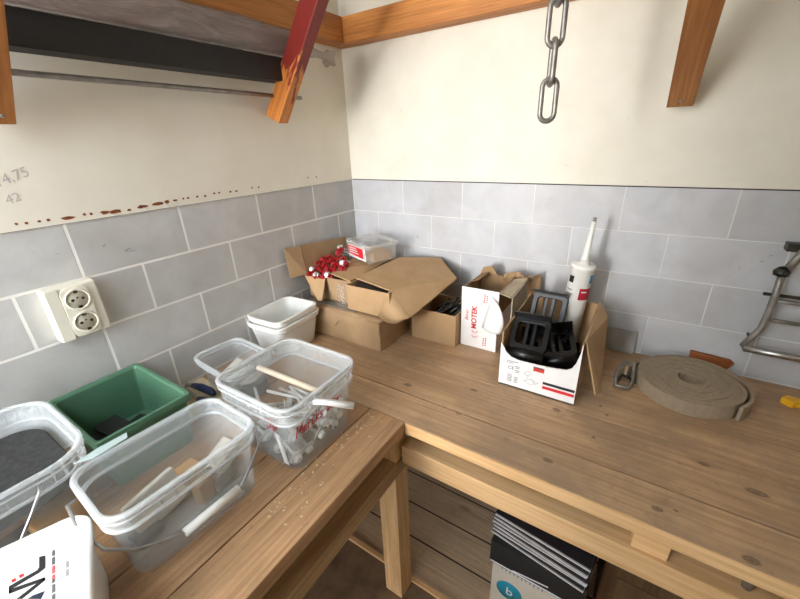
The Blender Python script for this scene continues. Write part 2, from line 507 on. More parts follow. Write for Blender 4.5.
SCREW = plain('screw_head', '#8e8c86', '#bdbab2', .35, .9)
def brace(name, p0, d, ln, w, t, m, label, screw):
    """a strut from the wall up and out; w across, t along the strut's depth"""
    d = Vector(d).normalized()
    side = d.cross(Vector((0, 0, 1))).normalized(); dep = d.cross(side)
    M = Matrix((side, dep, d)).transposed().to_4x4()
    root = thing(name, label, 'brace', p0)
    root.rotation_mode = 'QUATERNION'; root.rotation_quaternion = M.to_quaternion()
    mb = MB().add([(-w / 2, -t / 2, -.05), (w / 2, -t / 2, -.05), (w / 2, t / 2, .05), (-w / 2, t / 2, .05),
                   (-w / 2, -t / 2, ln), (w / 2, -t / 2, ln), (w / 2, t / 2, ln), (-w / 2, t / 2, ln)],
                  [(0, 3, 2, 1), (4, 5, 6, 7), (0, 1, 5, 4), (1, 2, 6, 5), (2, 3, 7, 6), (3, 0, 4, 7)])
    mb.build('strut', m, root, .015)
    s = MB(); s.lathe([(.0, .014), (.02, .012), (.035, 0)], 10, frame(screw, (1, 0, 0), (0, 0, -1)))
    s.build('screw', SCREW, root)
    return root
brace('wooden_brace', (.27, -3.0, 11.72), (1.72, 0, 2.2), 3.2, .30, .46, REDWOOD, 'slanting wooden brace with worn red paint, holding up the wrapped roll', (.03, .23, .22))
brace('wooden_brace.001', (.26, -8.12, 11.66), (1.0, 0, 1.0), 3.2, .30, .46, BRACEW, 'slanting bare wooden brace at the far end of the black profile', (.0, .23, .2))
brace('wooden_brace.002', (8.55, -.28, 11.66), (0, -2.2, 1.15), 4.2, .42, .36, BRACEW, 'slanting brown wooden brace on the bright painted board beyond the chain', (.0, .18, .25))

# ------------------------------------------------------------------ long goods lying behind the braces
o = MB().box((-.22, -5.9, 0), (.22, 0, .475)).build('black_profile', BLACKM, None, .02)
tag(o, 'long black bar lying behind the red brace under the wrapped roll', 'profile', loc=(.62, -2.55, 12.48))
o = MB().tube([(0, -7, 0), (0, 0, 0)], .045, 10).build('metal_rod', STEELD, None)
tag(o, 'thin grey metal rod lowest behind the red brace', 'rod', loc=(.42, -2.25, 12.22))
def rollmat():
    m, nt, b = base_mat('roll_core')  # pale and dark streaks in the colour imitate glossy creases
    f = noise(nt, coords(nt, (1, .22, 1)), 26, 6, .65, 1.2)
    nt.links.new(ramp(nt, f, [(.3, '#4f4340'), (.5, '#7d6a62'), (.72, '#a8979a')]), b.inputs['Base Color'])
    b.inputs['Roughness'].default_value = .4; bump(nt, b, f, .6, .01)
    return m
_nt = FILM.node_tree; bump(_nt, _nt.nodes['Principled BSDF'], noise(_nt, coords(_nt, (1, .35, 1)), 30, 5, .6, 1.5), .9, .012)
roll = thing('wrapped_roll', 'long roll wrapped in crinkled clear film above the black bar', 'roll', (.84, -2.42, 13.24))
mb = MB(); pr = []
N = 60
for i in range(N):
    y = -7 + 7 * i / (N - 1)
    ring = []
    for k in range(20):
        a = 2 * PI * k / 20
        q = .28 * (1 + .10 * mnoise.noise(Vector((y * 4, math.cos(a) * 4, math.sin(a) * 4 + 9))) + .16 * mnoise.noise(Vector((y * 1.3, math.cos(a) * 1.6, math.sin(a) * 1.6))))
        ring.append(Vector((q * math.cos(a), y, q * math.sin(a) * 1.05)))
    pr.append(ring)
mb.rings(pr, cap0=True, cap1=True)
mb.build('film', FILM, roll)
MB().tube([(0, -7, 0), (0, -.05, 0)], .255, 20).build('core', rollmat(), roll)
mb = MB(); pr = []
for i, (y, q) in enumerate(((-.02, .2), (.2, .12), (.42, .07), (.6, .06), (.72, .14), (.86, .18))):
    ring = []
    for k in range(16):
        a = 2 * PI * k / 16
        qq = q * (1 + .35 * math.sin(4 * a + i))
        ring.append(Vector((qq * math.cos(a) + .1 * (y > .2) * y, y, qq * math.sin(a) - .16 * y)))
    pr.append(ring)
mb.rings(pr); mb.build('twisted_end', translucent('film_end', '#b9aea6', .9, .1), roll)

# ------------------------------------------------------------------ chain
chain = thing('chain', 'grey steel chain hanging down in front of the bright painted board', 'chain', (6.98, -4.0, 11.27))
def link(z, rot):
    P = []
    a, r = .165, .095
    for k in range(9): an = PI * k / 8; P.append((r * math.cos(an), 0, a + r * math.sin(an)))
    for k in range(9): an = PI + PI * k / 8; P.append((r * math.cos(an), 0, -a + r * math.sin(an)))
    M = Matrix.Translation((0, 0, z)) @ Matrix.Rotation(rot, 4, 'Z')
    return MB().tube([M @ Vector(p) for p in P], .036, 8, True)
z = .29; k = 0
while z < 3.9:
    link(z, .45 if k % 2 == 0 else .45 + PI / 2).build('link', STEELD, chain); z += .445; k += 1
MB().tube([(0, 0, 3.93), (0, 0, z - .2)], .04, 8).build('hook', STEELD, chain)

# ================================================================== benches
rb = thing('workbench', 'worn plank workbench carrying the cardboard boxes and the coiled strap', 'workbench', (0, 0, 0))
edges = [(-5.12, -4.325), (-4.285, -3.11), (-3.09, -1.6), (-1.585, -.02)]
for a, b_ in edges:
    mb = MB().box((.02, a, 5.73), (16.6, b_, 6.0))
    mb.build('plank', WORK_R if a > -5 else WORK_R, rb, .012)
FRONT = PINE_X
MB().box((5.17, -5.14, 5.735), (16.6, -5.122, 5.985)).build('edge_strip', PINE_X, rb, .004)
MB().box((4.92, -4.95, 4.66), (16.6, -4.15, 5.15)).build('rail', PINE_X, rb, .02)
MB().box((9.14, -4.88, 5.15), (9.62, -4.4, 5.73)).build('spacer_block', PINE_X, rb, .02)
MB().box((.3, -.5, 5.2), (16.6, -.05, 5.73)).build('rail', PINE_X, rb, .02)
for x, y in ((4.4, -4.6), (14, -4.6), (14, -.5)):
    if x > 5: MB().box((x, y - .25, 0), (x + .5, y + .25, 4.66 if y < -2 else 5.2)).build('leg', PINE_Z, rb, .02)
# a round grey pin between rail and top
MB().tube([(10.55, -4.7, 5.15), (10.55, -4.7, 5.73)], .06, 10).build('pin', STEELD, rb)
MB().tube([(10.05, -4.7, 4.2), (10.05, -4.7, 4.66)], .05, 10).build('pin', STEELD, rb)

lb = thing('workbench.001', 'brown plank workbench along the socket wall, carrying the clear buckets', 'workbench', (0, 0, 0))
for a, b_ in ((.02, 1.74), (1.76, 3.47), (3.495, 4.285), (4.31, 5.15)):
    MB().box((a, -23, 5.735), (b_, -5.135, 6.005 + .008 * (a > 4))).build('plank', WORK_L, lb, .015)
MB().box((4.15, -23, 4.40), (4.9, -5.125, 4.79)).box((4.856, -5.125, 4.40), (4.9, -4.75, 4.74)).build('rail', PINE_Y, lb, .008)
MB().box((4.34, -5.12, 0), (4.85, -4.62, 5.73)).build('leg', PINE_Z, rb, .02)
MB().box((4.34, -22.5, 0), (4.85, -22, 5.73)).build('leg', PINE_Z, lb, .02)
MB().box((.02, -22.9, 5.2), (.4, -5.3, 5.73)).build('rail', PINE_Y, lb, .02)
# sawdust line left in the gap of the front plank
mb = MB(); r_ = random.Random(11)
for i in range(70):
    y = -7.9 + 2.6 * r_.random(); x = 4.46 + .07 * r_.gauss(0, 1) + (.3 if r_.random() < .2 else 0)
    s = .008 + .014 * r_.random(); a = r_.random() * PI
    M = Matrix.Translation((x, y, 6.015)) @ Matrix.Rotation(a, 4, 'Z')
    mb.box((-s, -s * .5, 0), (s, s * .5, .008), 0, M)
tag(mb.build('wood_shavings', SHEETW), 'pale wood shavings strewn on the brown bench beside the square bucket', 'shavings', kind='stuff')

# ================================================================== socket
sk = thing('wall_socket', 'cream surface-mounted double socket on the grey tiles', 'socket', (0, -8.06, 8.06))
MB().box((.002, -.39, 0), (.26, .37, .96)).build('housing', OFFWHITE, sk, .03)
MB().box((.26, -.375, .01), (.285, -.19, .95)).build('blank_cover', OFFWHITE, sk, .012)
mb = MB(); mb.prism([(.26, p.x + .02, p.y + .48) for p in rr(.42, .9, .12)], (.03, 0, 0)); mb.build('face_plate', OFFWHITE, sk, .008)
for zz in (.70, .27):
    M = frame((.29, .03, zz), (0, 1, 0), (0, 0, 1))
    s = MB().lathe([(.19, .0), (.19, .02), (.165, .022), (.155, .004)], 28, M).build('socket_well', [OFFWHITE], sk)
    mb = MB().lathe([(.158, .001), (.158, .005), (0, .0051)], 28, M)
    mb.build('well_floor', SOCKIN, s)
    mb = MB()
    for dx, dy, q in ((-.075, 0, .026), (.075, 0, .026), (0, .03, .016)):
        mb.lathe([(q, .004), (q, .008), (0, .0081)], 10, M @ Matrix.Translation((dx, dy, 0)))
    mb.build('pin_hole', BLACKINK, s)
    for dy in (-.14, .14): MB().box((-.03, dy - .022, .003), (.03, dy + .022, .018), 0, M).build('earth_clip', DARKST, s)

# ================================================================== buckets
def bucket(name, label, loc, rz, W, L, h, r, flare, rimh, body=CLEAR, rim=CLEARRIM, lipm=None, ribs=True, group=None, cat='bucket', rib_step=.16, lip=.045):
    lipm = lipm or CLEARLIP
    root = thing(name, label, cat, loc, rz, group)
    t = .022
    def ring(z, off=0.0):
        k = flare * z / h * 2
        return rr(W + k + off * 2, L + k + off * 2, max(.03, r + off), z)
    mb = MB()
    mb.rings([ring(0, -.06), ring(.015, -.015), ring(.06)] + [ring(h * q) for q in (.3, .6, .97)] + [ring(h * q, -t) for q in (.97, .6, .3)] + [ring(.08, -t), ring(.04, -.06)], cap0=True, cap1=True)
    mb.build('body', body, root)
    mb = MB()
    def hoop(z0, z1, o0, o1, mi):
        mb.rings([ring(z0, o0), ring(z0, o1 - .008), ring(z0 + (z1 - z0) * .3, o1), ring(z0 + (z1 - z0) * .7, o1), ring(z1, o1 - .008), ring(z1, o0)], closed=True, mi=mi)
    mb.rings([ring(h - rimh, lip), ring(h - .05, lip)], mi=0)
    hoop(h - .05, h, -.012, lip + .016, 2)
    hoop(h - .05 - .3 * (rimh - .05), h - .02 - .3 * (rimh - .05), lip, lip + .018, 2)
    hoop(h - rimh - .02, h - rimh + .02, .002, lip + .012, 2)
    if ribs:
        P = ring(h - rimh * .5, lip * .6); n = len(P)
        acc = 0
        for i in range(n):
            a = P[i]; b_ = P[(i + 1) % n]; d = (b_ - a).length
            m = max(1, int(d / rib_step))
            if d < rib_step * .6: continue
            for j in range(m):
                p = a.lerp(b_, (j + .5) / m); tn = (b_ - a).normalized(); nr = Vector((tn.y, -tn.x, 0))
                M = frame(p, tn, nr)
                hh = rimh * (.36 if (j % 2) else .46)
                mb.box((-.008, -lip * .55, -hh), (.008, lip * .5, hh * .8), 1, M)
    mb.build('rim', [rim, CLEARRIB if ribs else rim, lipm], root)
    return root, ring

# -- big clear rectangular bucket with its bail swung down
bb, bring = bucket('plastic_bucket', 'long clear bucket of white scraps with its wire handle hanging over the bench edge', (3.34, -8.44, 6.005), math.radians(-2), 1.12, 1.78, 1.24, .26, .08, .26)
def bbp(p):   # world (courses) -> local
    v = Vector(p) - Vector((3.34, -8.44, 6.005)); a = math.radians(2)
    return Vector((v.x * math.cos(a) - v.y * math.sin(a), v.x * math.sin(a) + v.y * math.cos(a), v.z))
bail = [(2.92, -9.46, 7.02), (2.95, -9.56, 7.03), (3.3, -9.60, 6.93), (3.75, -9.53, 6.80), (3.88, -9.30, 6.60), (3.92, -9.08, 6.48), (3.96, -8.86, 6.40),
        (3.99, -8.80, 6.38), (4.02, -7.98, 6.40), (4.03, -7.9, 6.46), (4.02, -7.72, 6.62), (3.85, -7.42, 6.70), (3.5, -7.20, 6.85), (3.05, -7.17, 7.0), (3.0, -7.27, 7.0)]
MB().sheet([bbp(p) for p in ((2.55, -9.28, 7.27), (2.52, -9.0, 7.28), (2.50, -8.62, 7.26), (2.62, -8.66, 7.26), (2.66, -9.1, 7.26))], .015).build('tear_strip', translucent('tear_strip', '#cfe0e0', .6), bb)
h_ = MB().tube([bbp(p) for p in bail], .02, 8).build('handle', STEELD, bb)
MB().tube([bbp((3.99, -8.80, 6.38)), bbp((4.02, -7.98, 6.40))], .062, 12).build('grip', WHITEP, h_)

# -- square bucket of bolts
TQ = (3.50, -6.40, 6.005)
tb, tring = bucket('plastic_bucket.001', 'square clear bucket of long bolts with red handwriting on its side', TQ, math.radians(1), 1.56, 1.46, 1.43, .24, .12, .34)
h_ = MB().tube([(.96, -.34, 1.32), (1.12, -.22, 1.29), (1.48, .04, 1.17)], [.05, .055, .06], 4).build('handle', WHITEP, tb)
h2 = MB().lathe([(.09, 0), (.09, .05), (.0, .06)], 12, frame((.93, -.36, 1.28), (0, 1, 0), (0, 0, 1))).build('pivot', CLEARRIB, tb)
# red handwriting, drawn stroke by stroke
STROKES = {
    'M': [[(0, 0), (.05, 1), (.3, .35), (.55, 1), (.62, 0)]],
    'e': [[(0, .3), (.32, .38), (.25, .6), (.08, .55), (0, .25), (.12, 0), (.35, .1)]],
    'r': [[(0, .6), (.05, 0)], [(.03, .35), (.15, .58), (.32, .55)]],
    'c': [[(.32, .5), (.15, .6), (0, .3), (.12, 0), (.34, .1)]],
    'k': [[(0, 1.05), (.04, 0)], [(.3, .6), (.05, .3), (.34, 0)]],
    's': [[(.3, .55), (.08, .55), (.06, .35), (.28, .25), (.24, .02), (0, .05)]],
    'd': [[(.3, .5), (.1, .58), (0, .25), (.12, 0), (.3, .2)], [(.36, 1.1), (.32, 0)]],
    'o': [[(.15, .58), (0, .3), (.13, 0), (.3, .28), (.15, .58)], [(.06, .85), (.08, .8)], [(.25, .88), (.27, .83)]],
    '5': [[(.4, 1), (.05, 1), (.03, .58), (.3, .6), (.36, .25), (.15, 0), (0, .1)]],
    '0': [[(.18, 1), (0, .5), (.15, 0), (.35, .45), (.18, 1)]],
    '-': [[(0, .5), (.35, .55)]],
}
def handwrite(s, M, size, m, parent, r=.011, gap=.14):
    mb = MB(); x = 0
    for ch in s:
        if ch == ' ': x += .4; continue
        w = 0
        for st in STROKES[ch]:
            P = [M @ Vector(((x + a + .18 * b_) * size, b_ * size, 0)) for a, b_ in st]
            mb.tube(P, r, 5); w = max(w, max(a for a, b_ in st))
        x += w + gap
    return mb.build('handwriting', m, parent)
handwrite('Mercks dorr', frame((.862, -.70, .80), (0, 1, .02), (.085, 0, 1)), .205, REDINK, tb, .010, .13)
handwrite('-- 50', frame((.02, -.83, .95), (1, 0, -.12), (0, -.085, 1)), .24, REDINK, tb, .010)
MB().add([(.50, -.752, .15), (.62, -.752, .15), (.62, -.818, .85), (.50, -.818, .85)], [(0, 1, 2, 3)]).build('paper_label', WHITEC, tb)
MB().add([(.595, -.757, .2), (.605, -.757, .2), (.605, -.820, .8), (.595, -.820, .8)], [(0, 1, 2, 3)]).build('label_border', BLACKINK, tb)

# bolts inside it
def make_bolt(name, label, group, ln, sr, hr, mats, washer=True):
    root = thing(name, label, 'bolt', (0, 0, 0), 0, group)
    MB().tube([(0, 0, 0), (0, 0, ln)], sr, 8).build('shank', mats[0], root)
    mb = MB()
    P = [(hr * .55 * math.cos(PI / 3 * k), hr * .55 * math.sin(PI / 3 * k), ln) for k in range(6)]
    mb.prism(P, (0, 0, .07)); mb.build('head', mats[1], root)
    if washer: MB().lathe([(hr, ln - .03), (hr, ln - .01), (hr * .5, ln)], 16).build('washer', mats[1], root)
    return root
def place_q(o, p, d):
    o.location = Vector(p) * U
    o.rotation_mode = 'QUATERNION'; o.rotation_quaternion = Vector(d).normalized().to_track_quat('Z', 'Y')
BL = 'long zinc bolt with a round washer, in the square clear bucket'
b0 = make_bolt('bolt', BL, 'bolts in the square bucket', .85, .03, .14, (ZINC, ZINC))
r_ = random.Random(5); first = True
BSC = .93
heads = [(.74, -.62, .16), (.76, -.34, .17), (.78, -.02, .27), (.79, .12, .46), (.80, .28, .38), (.80, .40, .55), (.81, .52, .40), (.81, .20, .62), (.80, .60, .60),
         (.77, .42, .24), (.3, -.62, .2), (-.2, -.6, .25), (.5, -.4, .35), (.3, .1, .5), (-.4, .1, .4), (0, .4, .5), (.2, -.1, .3), (-.5, -.4, .3), (.45, .55, .5), (-.3, .6, .3), (.55, .1, .7), (.0, -.3, .5), (.6, -.15, .5), (-.6, .35, .25)]
for hx, hy, hz in heads:
    hx *= .84; hy *= .90
    o = b0 if first else dup(b0); first = False
    tx = hx - .75 + .35 * r_.random(); ty = hy - .5 + r_.random() * .75
    tx = max(-.64, min(.64, tx)); ty = max(-.55, min(.55, ty)); tz = max(.10, hz + .05 + .25 * (r_.random() - .3))
    a = Vector((tx, ty, tz)); b_ = Vector((hx, hy, max(.14, hz))); d = (b_ - a).normalized()
    place_q(o, Vector(TQ) + b_ - d * .85, d)
o = MB().tube([(0, 0, 0), (1.62, .02, .02)], .055, 8).build('wooden_stick', plain('pale_dowel', '#cdbfa8', '#d8ccb8', .6), None)
tag(o, 'pale straight stick lying across the inside of the square bucket of bolts', 'stick', loc=(2.70, -6.42, 7.22))

# -- bucket by the socket wall, half out of frame, holding a dark pad
LQ = (1.38, -10.05, 6.005)
lbk, lring = bucket('plastic_bucket.002', 'clear bucket with a dark pad in its mouth, beside the green crate', LQ, math.radians(0), 1.95, 1.75, 1.36, .5, .12, .30)
o = MB().rings([rr(1.9, 1.7, .45, 0), rr(1.93, 1.73, .45, .03), rr(1.93, 1.73, .45, .16), rr(1.88, 1.68, .42, .2)], cap0=True, cap1=True).build('abrasive_pad', DARKPAD)
tag(o, 'dark grey fuzzy pad lying inside the clear bucket by the socket wall', 'pad', loc=(LQ[0] - .01, LQ[1] + .0, 6.78))
hh = MB().tube([(1.12, .40, 1.20), (1.20, .36, 1.16), (1.22, .2, .93), (1.24, -.05, .6), (1.24, -.3, .5)], .02, 8).build('handle', STEEL, lbk)
def lump(name, label, cat, m, loc, size, rot=(0, 0, 0), bev=.03, group=None):
    sx, sy, sz = size
    o = MB().box((-sx / 2, -sy / 2, 0), (sx / 2, sy / 2, sz)).build(name, m, None, bev)
    return tag(o, label, cat, group, None, loc, rot)
AMBER = plain('amber_box', '#b07c1c', '#c8922a', .5)
lump('carton', 'amber carton under the dark pad in the clear bucket', 'carton', AMBER, (LQ[0] + .68, LQ[1] + .42, 6.14), (.42, .55, .34), (0, 0, .1))
for i, (x, y, w) in enumerate(((.62, -.45, .45), (.1, .4, .5), (-.4, -.2, .6), (.1, -.5, .4))):
    lump('tin', 'small steel piece under the dark pad in the clear bucket', 'tin', STEELD, (LQ[0] + x, LQ[1] + y, 6.09), (w, .4, .3), (0, 0, .4 * i), .03, 'steel pieces under the dark pad')
lump('wrapped_pack', 'brown wrapped pack under the dark pad in the clear bucket', 'pack', CARD_D, (LQ[0] + .0, LQ[1] + .0, 6.42), (1.2, 1.2, .33), (0, 0, .2))

# -- white scraps inside the long bucket
DULLW = plain('dull_white', '#b3aea4', '#c4bfb5', .6)
scr = [('folded_card', 'white folded card leaning in the long clear bucket', 'card', DULLW, (3.25, -8.72, 6.16), (.10, .75, .55), (.1, -.25, .1)),
       ('scrap_block', 'off-white block at the far end of the long clear bucket', 'block', DULLW, (3.28, -7.72, 6.35), (.3, .5, .26), (.3, .1, .2)),
       ('scrap_block.001', 'grey block in the middle of the long clear bucket', 'block', STEELD, (3.22, -7.95, 6.06), (.5, .38, .28), (0, 0, .3)),
       ('scrap_block.002', 'dark block under the white card in the long clear bucket', 'block', BLACKM, (3.30, -9.02, 6.06), (.28, .35, .16), (0, 0, .2)),
       ('scrap_block.003', 'pale brown block against the wall side of the long clear bucket', 'block', CARD, (3.02, -8.42, 6.06), (.3, .8, .4), (0, 0, .1)),
       ('scrap_block.004', 'small white block at the near end of the long clear bucket', 'block', WHITEC, (2.95, -9.0, 6.08), (.3, .22, .25), (0, 0, .8)),
       ('scrap_block.005', 'small brown block beside the grip in the long clear bucket', 'block', CARD_D, (3.42, -8.22, 6.07), (.2, .25, .4), (0, 0, .3))]
for n_, l_, c_, m_, p_, s_, r2 in scr: lump(n_, l_, c_, m_, p_, s_, r2)

# -- white bucket with printed lid
wb = thing('lidded_bucket', 'white bucket with a printed lid, in front of the clear buckets', 'bucket', (3.53, -10.74, 6.005), math.radians(-19))
def wring(z, off=0): return rr(2 * (.72 + .03 * z) + off, 2 * (1.06 + .03 * z) + off, .26, z)
MB().rings([wring(0, -.05), wring(.03)] + [wring(z) for z in (.3, .6, .86)], cap0=True, cap1=True).build('body', WHITEP, wb)
lid = MB().rings([wring(.78, .02), wring(.78, .10), wring(.94, .12), wring(.965, .09), wring(.965, -.01), wring(.945, -.05)], cap0=True, cap1=True).build('lid', WHITEP, wb)
# print on the lid: plan outlines taken straight on the lid plane
def lidpt(x, y, z=.9475):
    v = Vector((x - 3.53, y + 10.74, 0)); a = math.radians(19)
    return Vector((v.x * math.cos(a) - v.y * math.sin(a), v.x * math.sin(a) + v.y * math.cos(a), z))
def decal(name, polys, m, th=.003):
    mb = MB()
    for P in polys:
        mb.prism([lidpt(*p) for p in P], (0, 0, th))
    return mb.build(name, m, lid)
decal('emblem', [[(3.381, -9.976), (3.419, -9.933), (3.594, -9.982), (3.603, -10.036), (3.528, -10.016)],
                 [(3.528, -10.016), (3.603, -10.036), (3.561, -10.252), (3.610, -10.263), (3.601, -10.281), (3.501, -10.258), (3.549, -10.037)],
                 [(3.601, -10.281), (3.548, -10.266), (3.715, -10.021), (3.757, -10.025)],
                 [(3.715, -10.021), (3.757, -10.025), (3.782, -10.222), (3.733, -10.252)]], BLACKINK)
decal('emblem', [[(3.831, -10.192), (3.837, -10.150), (3.891, -10.070), (3.953, -10.116)]], NAVYINK)
decal('emblem', [[(3.439, -10.224), (3.448, -10.192), (3.492, -10.195), (3.486, -10.226)], [(3.448, -10.164), (3.460, -10.131), (3.503, -10.134), (3.496, -10.167)]], REDPRINT)
def lettermarks(p0, p1, n, hgt, m, a, b_):
    """fine print too small to read: one short upright stroke per letter"""
    P0 = Vector((*p0, 0)); P1 = Vector((*p1, 0)); d = (P1 - P0); nrm = Vector((-d.y, d.x, 0)).normalized() * hgt
    q = []
    for i in range(n):
        t = (i + .15) / n; t2 = (i + .7) / n
        if not (a <= i < b_) or i % 7 == 5: continue
        A = P0 + d * t; B = P0 + d * t2
        q.append([tuple((A)[:2]), tuple(B[:2]), tuple((B + nrm)[:2]), tuple((A + nrm)[:2])])
    return decal('fine_print', q, m)
lettermarks((3.420, -9.873), (4.073, -10.062), 38, .028, BLACKINK, 0, 13)
lettermarks((3.420, -9.873), (4.073, -10.062), 38, .028, REDPRINT, 13, 23)
lettermarks((3.420, -9.873), (4.073, -10.062), 38, .028, BLACKINK, 23, 38)
lettermarks((3.713, -9.834), (4.017, -9.929), 17, .028, GREYINK, 0, 11)

# -- green crate against the socket wall
gc = thing('plastic_crate', 'green open plastic crate against the tiles below the socket', 'crate', (1.05, -8.19, 6.005))
def gring(z, off=0): return rr(1.78 + .14 * z + off * 2, 1.27 + .14 * z + off * 2, .08, z, 3)
MB().rings([gring(0), gring(1.0), gring(1.0, -.03), gring(.05, -.03)], cap0=True, cap1=True, smooth=False).build('body', GREEN, gc)
MB().rings([gring(.90, .004), gring(.90, .05), gring(.97, .06), gring(1.05, .05), gring(1.05, -.01), gring(.99, -.035)], closed=True, smooth=False).build('rim', GREEN, gc, .008)
r_ = random.Random(21)
for i in range(7):
    lump('offcut', 'dark scrap at the bottom of the green crate', 'offcut', [BLACKM, CARD_D, BLACKM][i % 3], (1.05 + r_.uniform(-.5, .5), -8.19 + r_.uniform(-.3, .3), 6.07 + .05 * i), (.7, .4, .09), (0, 0, r_.random() * 3), .01, 'scraps in the green crate')

# -- pale sheet, navy-handled tool and small clear tub behind the square bucket
o = MB().box((-.62, -.52, 0), (.62, .52, .06)).build('pale_board', SHEETW, None, .01)
tag(o, 'pale board lying on the bench between green crate and small clear tub', 'board', loc=(.74, -6.86, 6.006), rot=(0, 0, -.05))
pl = thing('pliers', 'pliers with navy grips beside the small clear tub', 'pliers', (.95, -6.92, 6.12), .1)
MB().tube([(-.45, .26, .06), (-.2, .28, .07), (.15, .27, .07), (.28, .24, .06)], [.06, .085, .085, .05], 10).build('handle', NAVY, pl)
MB().tube([(.12, -.02, .06), (.3, -.02, .07), (.6, .0, .07), (.72, .02, .06)], [.06, .085, .085, .05], 10).build('handle', NAVY, pl)
MB().bar((-.45, .26, .06), (-.62, .2, .06), .06, .06).bar((.12, -.02, .06), (-.55, .12, .06), .05, .05).build('jaw', STEELD, pl)
st, sring = bucket('plastic_tub', 'small shallow clear tub behind the square bucket of bolts', (1.36, -6.12, 6.005), math.radians(-4), 1.25, .84, .92, .22, .10, .13, ribs=False, lip=.05)
SHADE = plain('pale_pouch', '#cfcac0', '#dedad2', .5)
lump('paper_pouch', 'pale flat pouch slanting in the small clear tub', 'pouch', SHADE, (1.42, -6.02, 6.42), (.75, .5, .06), (.3, .35, .2))
lump('black_part', 'black piece lying in the small clear tub', 'part', BLACKM, (1.78, -6.05, 6.12), (.4, .5, .2), (0, 0, .3))
lump('black_part.001', 'grey block at the bottom of the small clear tub', 'part', STEELD, (1.2, -6.05, 6.08), (.5, .45, .22), (0, 0, .1))

# -- two white tubs nested one in the other
for k, (zz, lb_) in enumerate(((-.0, 'lower of the two nested white tubs by the cardboard boxes'), (.17, 'upper of the two nested white tubs, its open mouth showing'))):
    wt, _ = bucket('white_tub' if k == 0 else 'white_tub.001', lb_, (.68, -4.10, 6.005 + zz), math.radians(3), .98 - .07 * k, 1.26 - .07 * k, .92, .2, .12, .12, MILKY, WHITEP, WHITEP, False, 'nested white tubs', 'tub', lip=.045)

# ================================================================== cardboard boxes in the corner
TH = .03
def open_box(name, label, loc, rz, W, D, H, m_out=CARD, m_in=CARD_D, cat='box', front=True, parts=True):
    root = thing(name, label, cat, loc, rz)
    mb = MB()
    mb.box((0, 0, 0), (W, D, TH)); mb.box((0, 0, TH), (TH, D, H)); mb.box((W - TH, 0, TH), (W, D, H))
    mb.box((TH, D - TH, TH), (W - TH, D, H))
    if front: mb.box((TH, 0, TH), (W - TH, TH, H))
    mb.build('body', m_out, root)
    return root
def flap(root, poly, m=CARD, name='flap', t=TH):
    o = MB().sheet(poly, t).build(name, m, root); return o

# lower closed box
cl = thing('cardboard_box', 'closed brown carton lowest in the corner heap, beside the white tubs', 'box', (.72, -3.16, 6.005))
MB().box((0, 0, 0), (2.45, 1.44, .80)).build('body', CARD, cl, .012)
mb = MB(); g = []
nx, ny = 14, 6
for j in range(ny + 1):
    for i in range(nx + 1):
        x = 2.49 * i / nx - .02; y = 1.47 * j / ny - .03
        g.append((x, y, .825 + .035 * mnoise.noise(Vector((x * 1.5, y * 1.5, 3))) + .03 * math.sin(PI * j / ny)))
for j in range(ny):
    for i in range(nx):
        a = j * (nx + 1) + i
        mb.f.append([a, a + 1, a + nx + 2, a + nx + 1]); mb.m.append(0); mb.smooth.append(True)
mb.v = [Vector(p) for p in g]
o = mb.build('lid', CARD, cl); md = o.modifiers.new('t', 'SOLIDIFY'); md.thickness = .025 * U; md.offset = 1
flap(cl, [(-.02, -.035, .83), (2.47, -.035, .83), (2.47, -.045, .50), (2.38, -.05, .56), (1.1, -.055, .62), (.95, -.055, .44), (.1, -.055, .47), (-.02, -.045, .60)], CARD, 'tuck_flap', .02)
# small brown carton at the back, under the box of red bolts
cs = thing('cardboard_box.001', 'low brown carton at the tile wall under the box of red bolts', 'box', (.06, -1.66, 6.005))
MB().box((0, 0, 0), (2.3, 1.5, .85)).build('body', CARD_D, cs, .012)
# flat steel strips
for i in range(4):
    o = MB().box((0, 0, 0), (1.9, .12, .03)).build('steel_strip', STEELD)
    tag(o, 'flat grey steel strip lying on the closed carton under the red bolts', 'strip', 'steel strips on the closed carton', None, (.36 + .12 * i, -3.02 + .14 * i, 6.89), (0, 0, .02 * i))

# box of red bolts
AX, AY, AZ = .32, -2.72, 6.92
ca = open_box('cardboard_box.002', 'open brown box full of red-headed bolts in the corner', (AX, AY, AZ), math.radians(3), 1.62, 1.9, .66, CARD, CARD_D)
def AL(p):
    v = Vector(p) - Vector((AX, AY, AZ)); a = -math.radians(3)
    return Vector((v.x * math.cos(a) - v.y * math.sin(a), v.x * math.sin(a) + v.y * math.cos(a), v.z))
flap(ca, [AL(p) for p in ((.28, -2.70, 7.57), (.17, -.78, 7.58), (.13, -.72, 8.26), (.13, -2.72, 8.44))], CARD)
flap(ca, [AL(p) for p in ((.30, -2.74, 7.60), (.15, -2.74, 8.43), (.12, -3.29, 8.48), (.14, -3.24, 7.6))], CARD)
flap(ca, [AL(p) for p in ((.22, -2.77, 7.55), (1.02, -2.74, 7.56), (1.15, -3.08, 7.05), (1.0, -3.1, 7.0))], CARD_O)
flap(ca, [AL(p) for p in ((1.84, -2.62, 7.58), (1.95, -.70, 7.74), (1.95, -.62, 7.78), (.88, -1.22, 7.78), (1.18, -2.66, 7.72))], CARD_O)
RB = 'bolt with a red head, in the open brown box in the corner'
rb0 = make_bolt('red_bolt', RB, 'red bolts in the corner box', .7, .03, .115, (ZINC, REDP))
wb0 = make_bolt('red_bolt.001', 'bolt with a bare silver head among the red ones in the corner box', 'silver bolts in the corner box', .7, .03, .095, (ZINC, ZINC))
r_ = random.Random(12); fr = fw = True
